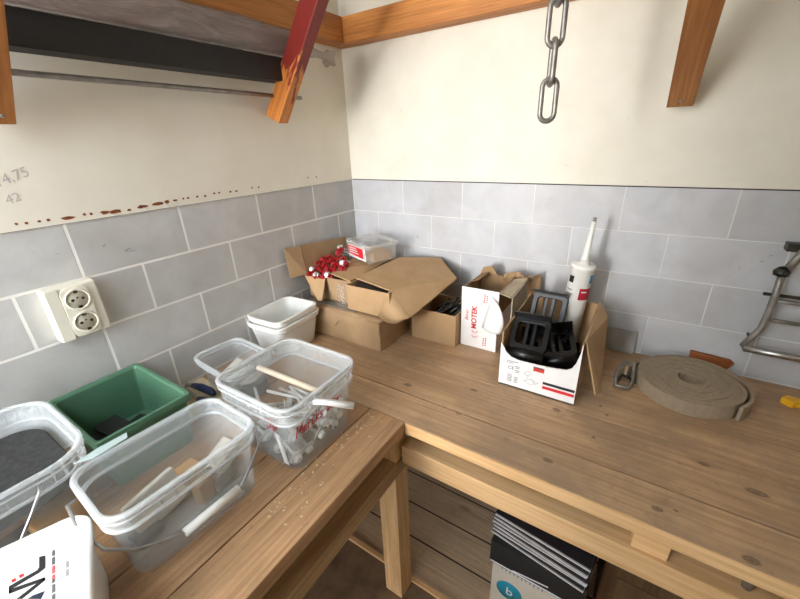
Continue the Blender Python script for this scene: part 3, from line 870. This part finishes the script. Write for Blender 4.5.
for p in [(0.36, -2.73, 7.57), (0.66, -2.75, 7.56), (0.29, -2.49, 7.68), (0.23, -2.23, 7.78), (0.7, -2.53, 7.66), (0.81, -2.42, 7.7), (0.94, -2.31, 7.75), (0.68, -2.1, 7.84), (0.48, -2.14, 7.82), (1.05, -2.16, 7.81), (0.76, -1.95, 7.9), (1.0, -1.9, 7.92), (0.63, -1.69, 8.01), (0.32, -2.08, 7.85), (1.06, -2.62, 7.62), (0.85, -2.7, 7.55), (1.22, -2.08, 7.85), (0.53, -2.68, 7.57), (0.63, -1.55, 8.07), (0.45, -1.91, 7.92), (0.43, -2.41, 7.71), (0.92, -2.72, 7.58), (1.16, -2.45, 7.70), (0.58, -2.30, 7.76), (0.90, -2.15, 7.82), (1.30, -2.30, 7.76), (0.36, -2.6, 7.62)]:
    o = rb0 if fr else dup(rb0); fr = False
    d = Vector((r_.uniform(-.6, .6), -1.0 + r_.uniform(-.4, .5), .55 + r_.uniform(0, .5))).normalized()
    place_q(o, Vector(p) - d * .7, d)
for p in [(0.34, -2.59, 7.69), (0.65, -2.75, 7.62), (1.03, -2.67, 7.66), (0.55, -1.49, 8.12), (1.16, -2.13, 7.88)]:
    o = wb0 if fw else dup(wb0); fw = False
    d = Vector((r_.uniform(-.3, .6), -1.0, .5)).normalized()
    place_q(o, Vector(p) - d * .7, d)

# clear acrylic tub on top of the red bolts
at = thing('clear_tub', 'clear lidless tub with a red label perched on the box of red bolts', 'tub', (1.58, -1.20, 7.86), math.radians(-20))
MB().rings([rr(1.2, .95, .06, 0, 2), rr(1.27, 1.0, .06, .5, 2), rr(1.22, .95, .05, .5, 2), rr(1.15, .9, .05, .04, 2)], cap0=True, cap1=True, smooth=False).build('body', ACRYL, at)
MB().rings([rr(1.27, 1.0, .06, .46, 2), rr(1.35, 1.08, .08, .46, 2), rr(1.35, 1.08, .08, .56, 2), rr(1.23, .96, .05, .56, 2)], closed=True, smooth=False).build('rim', translucent('acrylic_rim', '#e0ddd8', .3, .12), at)
lb_ = MB().prism([(-.54, -0.489, .05), (.42, -0.489, .05), (.42, -0.510, .43), (-.54, -0.510, .43)], (0, -.006, 0)).build('paper_label', WHITEC, at)
MB().prism([(-.53, -0.498, .14), (.30, -0.498, .10), (.30, -0.516, .41), (-.53, -0.516, .41)], (0, -.004, 0)).build('red_panel', REDPRINT, lb_)
mb = MB()
for k in range(3): mb.prism([(-.45, -.512 - .004 * k, .2 + .07 * k), (.05 - .06 * k, -.512 - .004 * k, .2 + .07 * k), (.05 - .06 * k, -.514 - .004 * k, .225 + .07 * k), (-.45, -.514 - .004 * k, .225 + .07 * k)], (0, -.006, 0))
mb.build('fine_print', WHITEC, lb_)
mb = MB()
for k in range(5): mb.prism([(.345, -.502, .12 + .055 * k), (.395, -.502, .12 + .055 * k), (.395, -.505, .14 + .055 * k), (.345, -.505, .14 + .055 * k)], (0, -.006, 0))
mb.build('fine_print', BLACKINK, lb_)
lump('cardboard_insert', 'brown card lying in the clear tub with a red label', 'insert', CARD_O, (1.68, -1.2, 7.87), (.8, .6, .25), (0, 0, math.radians(-20)), .01)

# box B with its big lid folded forward
BX = (1.99, -2.97, 6.93)
cb = open_box('cardboard_box.003', 'brown box with black filler whose big lid slants over the narrow box', BX, 0, 1.40, 1.9, .70, CARD_O, CARD_D)
def BLc(p): return Vector(p) - Vector(BX)
P1, P2, P3, P4, P5, P8 = (1.93, -2.50, 7.66), (2.26, -.72, 7.82), (3.38, -.18, 7.80), (4.28, -.92, 7.52), (3.98, -2.90, 7.10), (3.30, -2.83, 7.66)
mb = MB()
def sheetpts(pts, faces, t):
    P = [Vector(p) for p in pts]; n = Vector((.12, -.05, 1)).normalized()
    top = [BLc(p + n * t / 2) for p in P]; bot = [BLc(p - n * t / 2) for p in P]; N_ = len(P)
    F = [f for f in faces] + [tuple(i + N_ for i in f)[::-1] for f in faces]
    cnt = {}
    for f in faces:
        for i in range(len(f)):
            e = (f[i], f[(i + 1) % len(f)]); cnt[tuple(sorted(e))] = cnt.get(tuple(sorted(e)), []) + [e]
    for k, v in cnt.items():
        if len(v) == 1: a, b_ = v[0]; F.append((b_, a, a + N_, b_ + N_))
    return MB().add(top + bot, F)
sheetpts([P1, P8, P5, P4, P3, P2], [(0, 1, 5), (1, 4, 5), (1, 3, 4), (1, 2, 3)], .035).build('lid', CARD_O, cb)
# drooping front of the lid, curling under
P6, P7 = (3.52, -3.04, 6.86), (3.05, -3.03, 6.98)
q = []
for i in range(7):
    t = i / 6
    a = Vector(P8).lerp(Vector(P5), t)
    b_ = Vector(P7).lerp(Vector(P6), t) if t < .8 else Vector(P6).lerp(Vector(P5), (t - .8) / .2 * .75)
    b_ = b_ - Vector((0, 0, .05 * math.sin(PI * t)))
    m_ = a.lerp(b_, .5) + Vector((.02, -.07, .02))
    q.append((a, m_, b_))
mb = MB()
V = [BLc(p) for row in q for p in row]
F = []
for i in range(6):
    for j in range(2):
        a = i * 3 + j; F.append((a, a + 1, a + 4, a + 3))
mb.add(V, F, 0, True)
o = mb.build('lid_flap', CARD_O, cb); md = o.modifiers.new('t', 'SOLIDIFY'); md.thickness = .03 * U; md.offset = 0
lump('black_filler', 'black bag added as the dark inside under the big slanting cardboard lid', 'filler', BLACKM, (2.72, -2.05, 6.97), (1.25, 1.68, .63), (0, 0, 0), .08)  # made-up black block that gives the box its dark inside
o = MB().rings([rr(.3, .2, .04, 0, 2), rr(.3, .2, .04, .62, 2)], cap0=True, cap1=True, smooth=False).build('clear_sleeve', ACRYL)
tag(o, 'small clear plastic sleeve squeezed between the red bolts and the slanting lid', 'sleeve', loc=(1.80, -2.92, 6.95))

# narrow box of nails
NB = (3.43, -2.0, 6.005)
nb = open_box('cardboard_box.004', 'low tan box of dark nails beside the white printed carton', NB, 0, 1.33, 1.2, .9, CARD_O, CARD_D)
nl0 = make_bolt('nail', 'dark nail in the low tan box', 'nails in the low tan box', .8, .028, .06, (DARKST, DARKST), False)
for i in range(18):
    o = nl0 if i == 0 else dup(nl0)
    x = NB[0] + .68 + .56 * r_.random(); y = NB[1] + .2 + .85 * r_.random()
    d = Vector((.6 + .25 * r_.random(), .25 * r_.uniform(-1, 1), .6 + .25 * r_.random())).normalized()
    place_q(o, Vector((x, y, 6.86 + .06 * r_.random())) - d * .72, d)

# white printed carton
MX = (4.80, -1.73, 6.005)
mk = thing('printed_carton', 'tall white carton with red lettering and a peeling label', 'carton', MX)
W, D, H = .97, 1.22, 1.66
MB().box((0, 0, 0), (W, TH, H)).build('front_panel', WHITEC, mk)
MB().box((W - TH, TH, 0), (W, D, 1.0)).build('side_panel', WHITEC, mk)
MB().box((0, TH, 0), (TH, D, H - .05)).box((TH, D - TH, 0), (W, D, H)).box((TH, TH, 0), (W - TH, D - TH, TH)).box((W - TH, TH, 1.0), (W, D - TH, H)).build('body', CARD_D, mk)
flap(mk, [(W - .01, .02, H - .02), (W - .01, D - .1, H - .02), (W + .40, D - .25, H + .12), (W + .26, .10, H - .12)], plain('torn_card', '#a99a84', '#b8a88f', .8))
flap(mk, [(W + .30, .08, H - .1), (W + .40, D - .27, H + .1), (W + .44, D - .3, H - .62), (W + .30, .1, H - .72)], plain('torn_card_grey', '#9a8e7c', '#aba08c', .8))
flap(mk, [(.02, D - .03, H), (.5, D - .02, H + .02), (.38, D - .12, H + .28), (.12, D - .10, H + .2)], CARD)
flap(mk, [(.05, .5, H - .02), (.05, D, H - .02), (.3, D - .2, H + .1), (.22, .6, H + .03)], CARD_D)
# peeling label, a curled sheet hanging off the corner
mb = MB(); g = []
for j in range(9):
    t = j / 8
    a = Vector((.80 + .03 * t, -.012, 1.56 - .92 * t)); b_ = Vector((1.02 + .16 * math.sin(PI * t * .8), -.10 - .10 * t, 1.36 - .70 * t))
    for k in range(6):
        s_ = k / 5
        p = a.lerp(b_, s_) + Vector((-.25 * t * (1 - s_), -.12 * math.sin(PI * s_) * (.2 + t * .8), 0))
        g.append(p)
F = [(j * 6 + k, j * 6 + k + 1, (j + 1) * 6 + k + 1, (j + 1) * 6 + k) for j in range(8) for k in range(5)]
mb.add(g, F, 0, True)
o = mb.build('peeling_label', WHITEC, mk); md = o.modifiers.new('t', 'SOLIDIFY'); md.thickness = .008 * U
FR = lambda x, z: frame((x, -.004, z), (0, 0, 1), (-1, 0, 0))
text('MOTEK', .19, FR(.42, .54), REDPRINT, mk, bold=.006)
text('Bever', .13, FR(.20, .74), REDPRINT, mk, shear=.3)
mb = MB()
for q, r1 in ((0, .05), (.0, .08)):
    for cz in (.36, .50):
        P = [(.39 + r1 * math.cos(a) , -.003, cz + r1 * math.sin(a)) for a in [PI + PI * k / 8 for k in range(9)]]
        mb.tube(P, .006, 4)
mb.build('emblem', REDPRINT, mk)
mb = MB()
mb.tube([(.40, -.003, 1.25), (.50, -.003, 1.38), (.60, -.003, 1.36), (.48, -.003, 1.22)], .004, 4).tube([(.52, -.003, 1.2), (.64, -.003, 1.5)], .004, 4)
mb.build('line_drawing', GREYINK, mk)
mb = MB()
for x0, z0, n in ((.60, 1.32, 5), (.66, 1.34, 4), (.62, .10, 5), (.68, .12, 5)):
    for k in range(n): mb.box((x0, -.004, z0 + .05 * k), (x0 + .03, 0, z0 + .05 * k + .032))
mb.build('fine_print', REDPRINT, mk)

# crumpled brown paper behind
mb = MB(); g = []
for j in range(15):
    for i in range(13):
        x = -.45 + .9 * i / 12; z = 1.78 * j / 14
        n1 = mnoise.noise(Vector((x * 3.2, z * 2.6, 1))); n2 = mnoise.noise(Vector((x * 7, z * 6, 5)))
        g.append((x + .05 * n2, .30 * n1 + .10 * n2 - .25 * max(0, z - 1.1), z + .08 * n1 * (z > .3)))
mb.add(g, [(j * 13 + i, j * 13 + i + 1, (j + 1) * 13 + i + 1, (j + 1) * 13 + i) for j in range(14) for i in range(12)], 0, False)
o = mb.build('crumpled_paper', CARD); md = o.modifiers.new('t', 'SOLIDIFY'); md.thickness = .015 * U
tag(o, 'crumpled brown paper behind the white carton, against the tiles', 'paper', loc=(5.95, -.36, 6.02))

# box of black brackets, its white front cut low
KX = (6.28, -2.95, 6.005)
bk = thing('printed_box', 'white-fronted box full of black plastic brackets, holding the sealant cartridge', 'box', KX)
W, D, H = 1.58, 2.25, 1.41
MB().box((0, 0, 0), (W, D, TH)).box((0, D - TH, TH), (W, D, H)).prism([(0, TH, TH), (0, D - TH, TH), (0, D - TH, H), (0, TH, H - .1), (0, 0.03, 1.05)], (TH, 0, 0)) \
    .prism([(W - TH, TH, TH), (W - TH, D - TH, TH), (W - TH, D - TH, H), (W - TH, TH, H)], (TH, 0, 0)).build('body', CARD, bk)
cut = [(0, 0), (W, 0), (W, 1.42), (1.55, 1.21), (1.50, .97), (1.44, .84), (1.34, .77), (1.05, .735), (.84, .72), (.40, .71), (.24, .74), (.12, .84), (.06, .96), (.0, 1.05)]
MB().prism([(x, 0, z) for x, z in cut], (0, TH, 0)).build('front_panel', WHITEC, bk)
flap(bk, [(W + .01, .15, 1.44), (W + .01, D - .1, 1.50), (W + .24, 1.55, 1.40), (W + .40, .25, -.02 + .35), (W + .34, .12, .32)], CARD)
dc = lambda x0, z0, x1, z1, m, n: MB().box((x0, -.005, z0), (x1, 0, z1)).build(n, m, bk)
dc(.94, .30, 1.56, .36, BLACKINK, 'stripe'); dc(.94, .19, 1.56, .26, REDPRINT, 'stripe')
lg = dc(.72, .56, .94, .66, plain('logo_red', '#c9372f', None, .5), 'logo'); dc(.72, .64, .94, .67, GREYINK, 'logo')
text('CE', .11, frame((.19, -.004, .45), (1, 0, 0), (0, 0, 1)), BLACKINK, bk)
mb = MB()
for x0, z0, x1, n in ((.15, .64, .40, 1), (.15, .60, .30, 1), (.19, .30, .29, 5), (.34, .26, .42, 4), (.34, .44, .44, 2), (.34, .54, .44, 2)):
    for k in range(n): mb.box((x0, -.004, z0 - .04 * k), (x1, 0, z0 - .04 * k + .018))
mb.build('fine_print', GREYINK, bk)
mb = MB()
for P in ([(.55, .45), (.62, .52), (.70, .46), (.6, .40), (.55, .45)], [(.55, .26), (.72, .34), (.86, .28), (.68, .20), (.55, .26)], [(.6, .33), (.64, .40)], [(.72, .3), (.80, .24)]):
    mb.tube([(x, -.003, z) for x, z in P], .005, 4)
mb.build('line_drawing', GREYINK, bk)

# the brackets
def bracket():
    root = thing('plastic_bracket', '', 'bracket')
    mb = MB()   # frame with an opening
    o_, i_ = rr(.78, .74, .10, 0, 4), rr(.56, .50, .08, 0, 4)
    n = len(o_)
    v = [p + Vector((0, 0, zz)) for ring, zz in ((o_, 0), (o_, .12), (i_, .12), (i_, 0)) for p in ring]
    f = []
    for a in range(4):
        b_ = (a + 1) % 4
        for k in range(n):
            l = (k + 1) % n
            f.append((a * n + k, a * n + l, b_ * n + l, b_ * n + k))
    mb.add(v, f); mb.build('frame', BLACK, root, .012)
    MB().box((-.12, -.26, .02), (-.04, .26, .10)).build('slat', BLACK, root, .01)
    MB().box((.04, -.26, .02), (.12, .26, .10)).build('slat', BLACK, root, .01)
    MB().tube([(-.40, -.46, .06), (.36, -.46, .06)], .12, 14).build('roller', BLACK, root)
    mb = MB().prism([(-.39, .34, .02), (-.39, .40, .02), (-.39, .40, .34), (-.39, .34, .42)], (.78, 0, 0)); mb.build('back_lip', BLACK, root, .012)
    return root
br0 = bracket()
BR = [((6.74, -2.40, 7.07), (math.radians(44), 0, .08), 'black plastic bracket at the front of the white-fronted box, its bar facing out'),
      ((6.86, -1.30, 7.30), (math.radians(66), 0, -.05), 'black plastic bracket standing at the back of the white-fronted box'),
      ((7.28, -2.1, 6.34), (.25, .15, -.5), 'black plastic bracket lying deep beside the front one in the white-fronted box'),
      ((7.0, -1.75, 6.55), (math.radians(45), 0, .06), 'black plastic bracket in the middle between front and back ones'),
      ((6.9, -2.2, 6.16), (0, 0, .1), 'black plastic bracket at the bottom of the white-fronted box'),
      ((7.18, -1.6, 6.2), (.1, 0, -.3), 'black plastic bracket at the bottom under the sealant cartridge'),
      ((7.24, -1.95, 6.72), (.35, -.2, .3), 'black plastic bracket tilted against the slanted side flap of the white-fronted box'),
      ((6.80, -2.1, 6.50), (.2, .0, .0), 'black plastic bracket under the front one with the facing bar')]
for i, (p, r2, lb_) in enumerate(BR):
    if i == 0:
        o = br0; o['label'] = lb_; o.location = Vector(p) * U; o.rotation_euler = r2
    else: o = dup(br0, lb_, p, r2)
    o['group'] = 'black brackets in the box'

# sealant cartridge
ct = thing('sealant_cartridge', 'white sealant cartridge with red label standing in the box of brackets', 'cartridge', (7.28, -1.02, 6.42))
ct.rotation_euler = (.0, math.radians(4), 0)
MB().lathe([(.235, 0), (.25, .02), (.25, 1.92), (.262, 1.93), (.262, 2.0), (.24, 2.02), (.10, 2.03), (.10, 2.1)], 32).build('tube', WHITEP, ct)
MB().lathe([(.095, 2.09), (.075, 2.2), (.058, 2.55), (.05, 2.75), (.047, 2.76), (.04, 2.98)], 16).build('nozzle', WHITEP, ct)
MB().lathe([(.041, 2.98), (.036, 3.05), (0, 3.055)], 12).build('tip', STEELD, ct)
def patch(a0, a1, z0, z1, m, n):
    a0, a1 = math.radians(a0), math.radians(a1); k = 14; R = .2525
    v = [(R * math.cos(a0 + (a1 - a0) * i / k), R * math.sin(a0 + (a1 - a0) * i / k), z) for i in range(k + 1) for z in (z0, z1)]
    return MB().add(v, [(2 * i, 2 * i + 2, 2 * i + 3, 2 * i + 1) for i in range(k)], 0, True).build(n, m, ct)
# angles: the viewer sees roughly 190..10 degrees through 280
patch(215, 245, 1.60, 1.76, BLACKINK, 'emblem')
patch(325, 352, 1.62, 1.82, BLUEINK, 'emblem')
patch(285, 352, 1.22, 1.50, plain('label_red', '#a81a30', None, .5), 'label_panel')
for k in range(7): patch(212, 250 - 7 * (k % 3), 1.42 - .11 * k, 1.445 - .11 * k, GREYINK, 'fine_print')
patch(212, 300, .55, .57, GREYINK, 'fine_print')
patch(296, 325, 1.40, 1.43, WHITEC, 'fine_print')

# ================================================================== things along the far end of the bench
SX = (9.80, -1.27, 6.008)
sp = thing('strap_coil', 'coiled beige webbing strap with a steel buckle', 'strap', SX)
mb = MB(); turns = 10; N = turns * 40; V = []; F = []
for i in range(N + 1):
    t = i / N; a = -2 * PI * turns * t + 2.4; r1 = .19 + .72 * t; zj = .012 * math.sin(i * .37) + .02 * (1 - t)
    for r2, zz in ((r1 - .034, 0.0), (r1 + .034, 0.0), (r1 + .034, .31 + zj), (r1 - .034, .31 + zj)):
        V.append((r2 * math.cos(a), r2 * math.sin(a) * .98, zz))
for i in range(N):
    for k in range(4):
        l = (k + 1) % 4; F.append((i * 4 + k, i * 4 + l, (i + 1) * 4 + l, (i + 1) * 4 + k))
F += [(0, 1, 2, 3), (N * 4 + 3, N * 4 + 2, N * 4 + 1, N * 4)]
mb.add(V, F); mb.build('coil', STRAP, sp)
# loose outer turn running round the back to the buckle
mb = MB(); V = []; F = []
path = [(.75, -.63), (.92, -.34), (.98, -.05), (.95, .3), (.75, .68), (.38, .93), (-.05, .96), (-.45, .80), (-.78, .48), (-1.0, .18), (-1.14, -.1)]
fine = []
for i in range(len(path) - 1):
    for k in range(5):
        t = k / 5; p0 = path[max(0, i - 1)]; p1 = path[i]; p2 = path[i + 1]; p3 = path[min(len(path) - 1, i + 2)]
        fine.append(tuple(.5 * (2 * p1[c] + (p2[c] - p0[c]) * t + (2 * p0[c] - 5 * p1[c] + 4 * p2[c] - p3[c]) * t * t + (3 * p1[c] - p0[c] - 3 * p2[c] + p3[c]) * t ** 3) for c in (0, 1)))
fine.append(path[-1])
for i, (x, y) in enumerate(fine):
    q = Vector((x, y, 0)); nx_ = Vector(fine[min(i + 1, len(fine) - 1)]) - Vector(fine[max(i - 1, 0)]); nn = Vector((nx_.y, -nx_.x, 0)).normalized() * .03
    V += [q - nn, q + nn, q + nn + Vector((0, 0, .31)), q - nn + Vector((0, 0, .31))]
for i in range(len(fine) - 1):
    for k in range(4):
        l = (k + 1) % 4; F.append((i * 4 + k, i * 4 + l, (i + 1) * 4 + l, (i + 1) * 4 + k))
F.append((0, 1, 2, 3)); n = len(fine) - 1; F.append((n * 4 + 3, n * 4 + 2, n * 4 + 1, n * 4))
mb.add(V, F); mb.build('strap_end', STRAP, sp)
MB().tube([(-1.02, .12, .30), (-1.20, .10, .30), (-1.32, -.28, .16), (-1.28, -.60, .06), (-1.06, -.58, .06), (-.98, -.36, .12)], .04, 8, True).build('buckle', STEELD, sp)
MB().tube([(-1.20, -.08, .06), (-1.30, -.56, .05), (-1.05, -.56, .05), (-1.0, -.2, .06)], .035, 8, True).build('hook', DARKST, sp)
o = MB().prism([(0, 0, 0), (.74, 0, 0), (.70, 0, .12), (.80, 0, .30), (.72, 0, .36), (0, 0, .40)], (0, .10, 0)).build('wood_scrap', ORANGEW, None, .01)
tag(o, 'orange-brown wood scrap standing behind the coiled strap', 'wood', loc=(9.84, -.13, 6.005))
o = MB().box((0, 0, 0), (.68, .05, .58)).build('loose_tile', plain('grey_tile_loose', '#8d8a86', '#9c9995', .5, scale=20), None, .008)
tag(o, 'small loose grey tile leaning on the wall near the sealant cartridge', 'tile', loc=(8.07, -.17, 6.012), rot=(-.16, 0, 0))
o = MB().prism([(0, .12, 0), (.16, -.02, 0), (.24, .06, 0), (.62, -.02, 0), (.66, .16, 0), (.26, .24, 0), (.12, .26, 0)], (0, 0, .14)).build('yellow_wedge', YELLOW, None, .02)
tag(o, 'small yellow plastic piece on the bench beyond the coiled strap', 'plastic piece', loc=(11.33, -.92, 6.005))

# wall-hung tubular frame
rk = thing('tubular_frame', 'grey tubular metal frame hanging on the tiles over the bench end', 'frame', (10.6, -.3, 6.82))
pth = [(1.4, 0, .0), (.06, 0, .0), (.02, 0, .04), (.12, 0, .28), (.20, 0, .50), (.22, 0, .85), (.22, -.02, 1.25), (.20, -.02, 1.72)]
MB().tube(pth, .06, 10).build('side_tube', STEELD, rk)
MB().tube([(.04, -.02, .0), (1.5, -.02, .0)], .075, 10).build('lower_bar', STEEL, rk)
MB().tube([(1.3, .02, .70), (.30, .02, .70), (.24, .02, .76), (.24, .02, 1.06), (.30, .02, 1.12), (1.3, .02, 1.12)], .045, 8).build('inner_loop', STEELD, rk)
MB().box((.05, -.0, 1.20), (1.3, .06, 1.26)).build('cross_bar', DARKST, rk, .01)
MB().tube([(.20, 0, 1.66), (.46, 0, 2.35)], .07, 10).build('upper_tube', STEELD, rk)
MB().lathe([(.0, -.10), (.12, -.06), (.13, .02), (.06, .1), (0, .12)], 14, Matrix.Translation((.18, -.04, 1.72))).build('knob', DARKST, rk)
MB().box((.16, .06, 2.1), (.4, .30, 2.25)).build('wall_clip', DARKST, rk, .01)
MB().tube([(.10, .05, .22), (.10, .28, .22)], .03, 8).build('wall_clip', DARKST, rk)

# ================================================================== under the bench
KB = (6.86, -4.18, 0.005)
kb_ = thing('carton', 'pale carton with a round teal emblem on the floor under the bench', 'carton', KB)
PALE = plain('pale_card', '#cbbfae', '#d8cdbd', .75, scale=10)
MB().box((0, 0, 0), (1.9, 2.2, 2.0)).build('body', PALE, kb_, .015)
MB().lathe([(.30, 0), (.30, .006), (0, .007)], 28, frame((.44, -.001, 1.20), (1, 0, 0), (0, 0, 1))).build('emblem', TEAL, kb_)
text('b', .36, frame((.36, -.012, 1.08), (1, 0, 0), (0, 0, 1)), WHITEC, kb_)
mb = MB()
for k in range(11): mb.box((.22 + .09 * k, -.004, 1.84 - .012 * (k % 3)), (.25 + .09 * k, 0, 1.91))
mb.build('fine_print', GREYINK, kb_)
o = thing('black_box', 'black box with white edge lines on the pale carton under the bench', 'box', (6.80, -4.25, 2.012))
MB().box((0, 0, 0), (2.0, 2.2, .70)).build('body', BLACKM, o, .01)
MB().prism([(.02, -.004, .03), (2.0, -.004, .02), (2.0, -.004, .06), (.02, -.004, .07)], (0, .006, 0)).build('edge_line', WHITEC, o)
MB().prism([(.5, -.004, .06), (1.3, -.004, .16), (1.3, -.004, .20), (.55, -.004, .1)], (0, .006, 0)).build('edge_line', WHITEC, o)
MB().box((2.0, .1, .3), (2.004, 1.6, .34)).build('edge_line', WHITEC, o)
MB().box((-.004, .1, .12), (.0, .5, .25)).box((-.004, .1, .32), (0, .5, .42)).build('edge_line', WHITEC, o)
PAGE = plain('page_edges', '#8f8783', '#b5adaa', .7, scale=60)
COVER = plain('dark_cover', '#201c20', '#2c262a', .5, scale=20)
FB = [ 'topmost', 'second from the top', 'third from the top', 'fourth from the top', 'fifth from the top', 'lowest']
for i in range(6):
    k = 5 - i
    f_ = thing('brochure', '%s of the dark-covered brochures stacked on the black box under the bench' % FB[i], 'brochure', (6.72 + .02 * (k % 3), -4.06 + .02 * k, 2.72 + .092 * k), math.radians(-8 + 1.6 * (k % 2)), 'brochures under the bench')
    MB().box((.01, .01, .012), (2.0, 1.5, .066)).build('pages', PAGE, f_)
    MB().box((0, 0, .068), (2.02, 1.52, .088)).build('cover', COVER, f_, .006)
    MB().box((0, 0, 0), (2.02, 1.52, .012)).build('back_cover', WHITEC, f_)
    
dk = thing('brown_cabinet', 'brown panelled cabinet in the shadow under the bench beside the brochures', 'cabinet', (9.05, -3.1, .005))
BROWN = wood('brown_board', '#7a5b3c', '#6a4e33', '#4a3522', 'Z', 0)
MB().box((0, 0, 0), (3.2, 2.0, 3.4)).build('body', BROWN, dk, .02)
MB().box((.28, -.04, .2), (2.9, 0, 2.0)).build('door', BROWN, dk, .015)
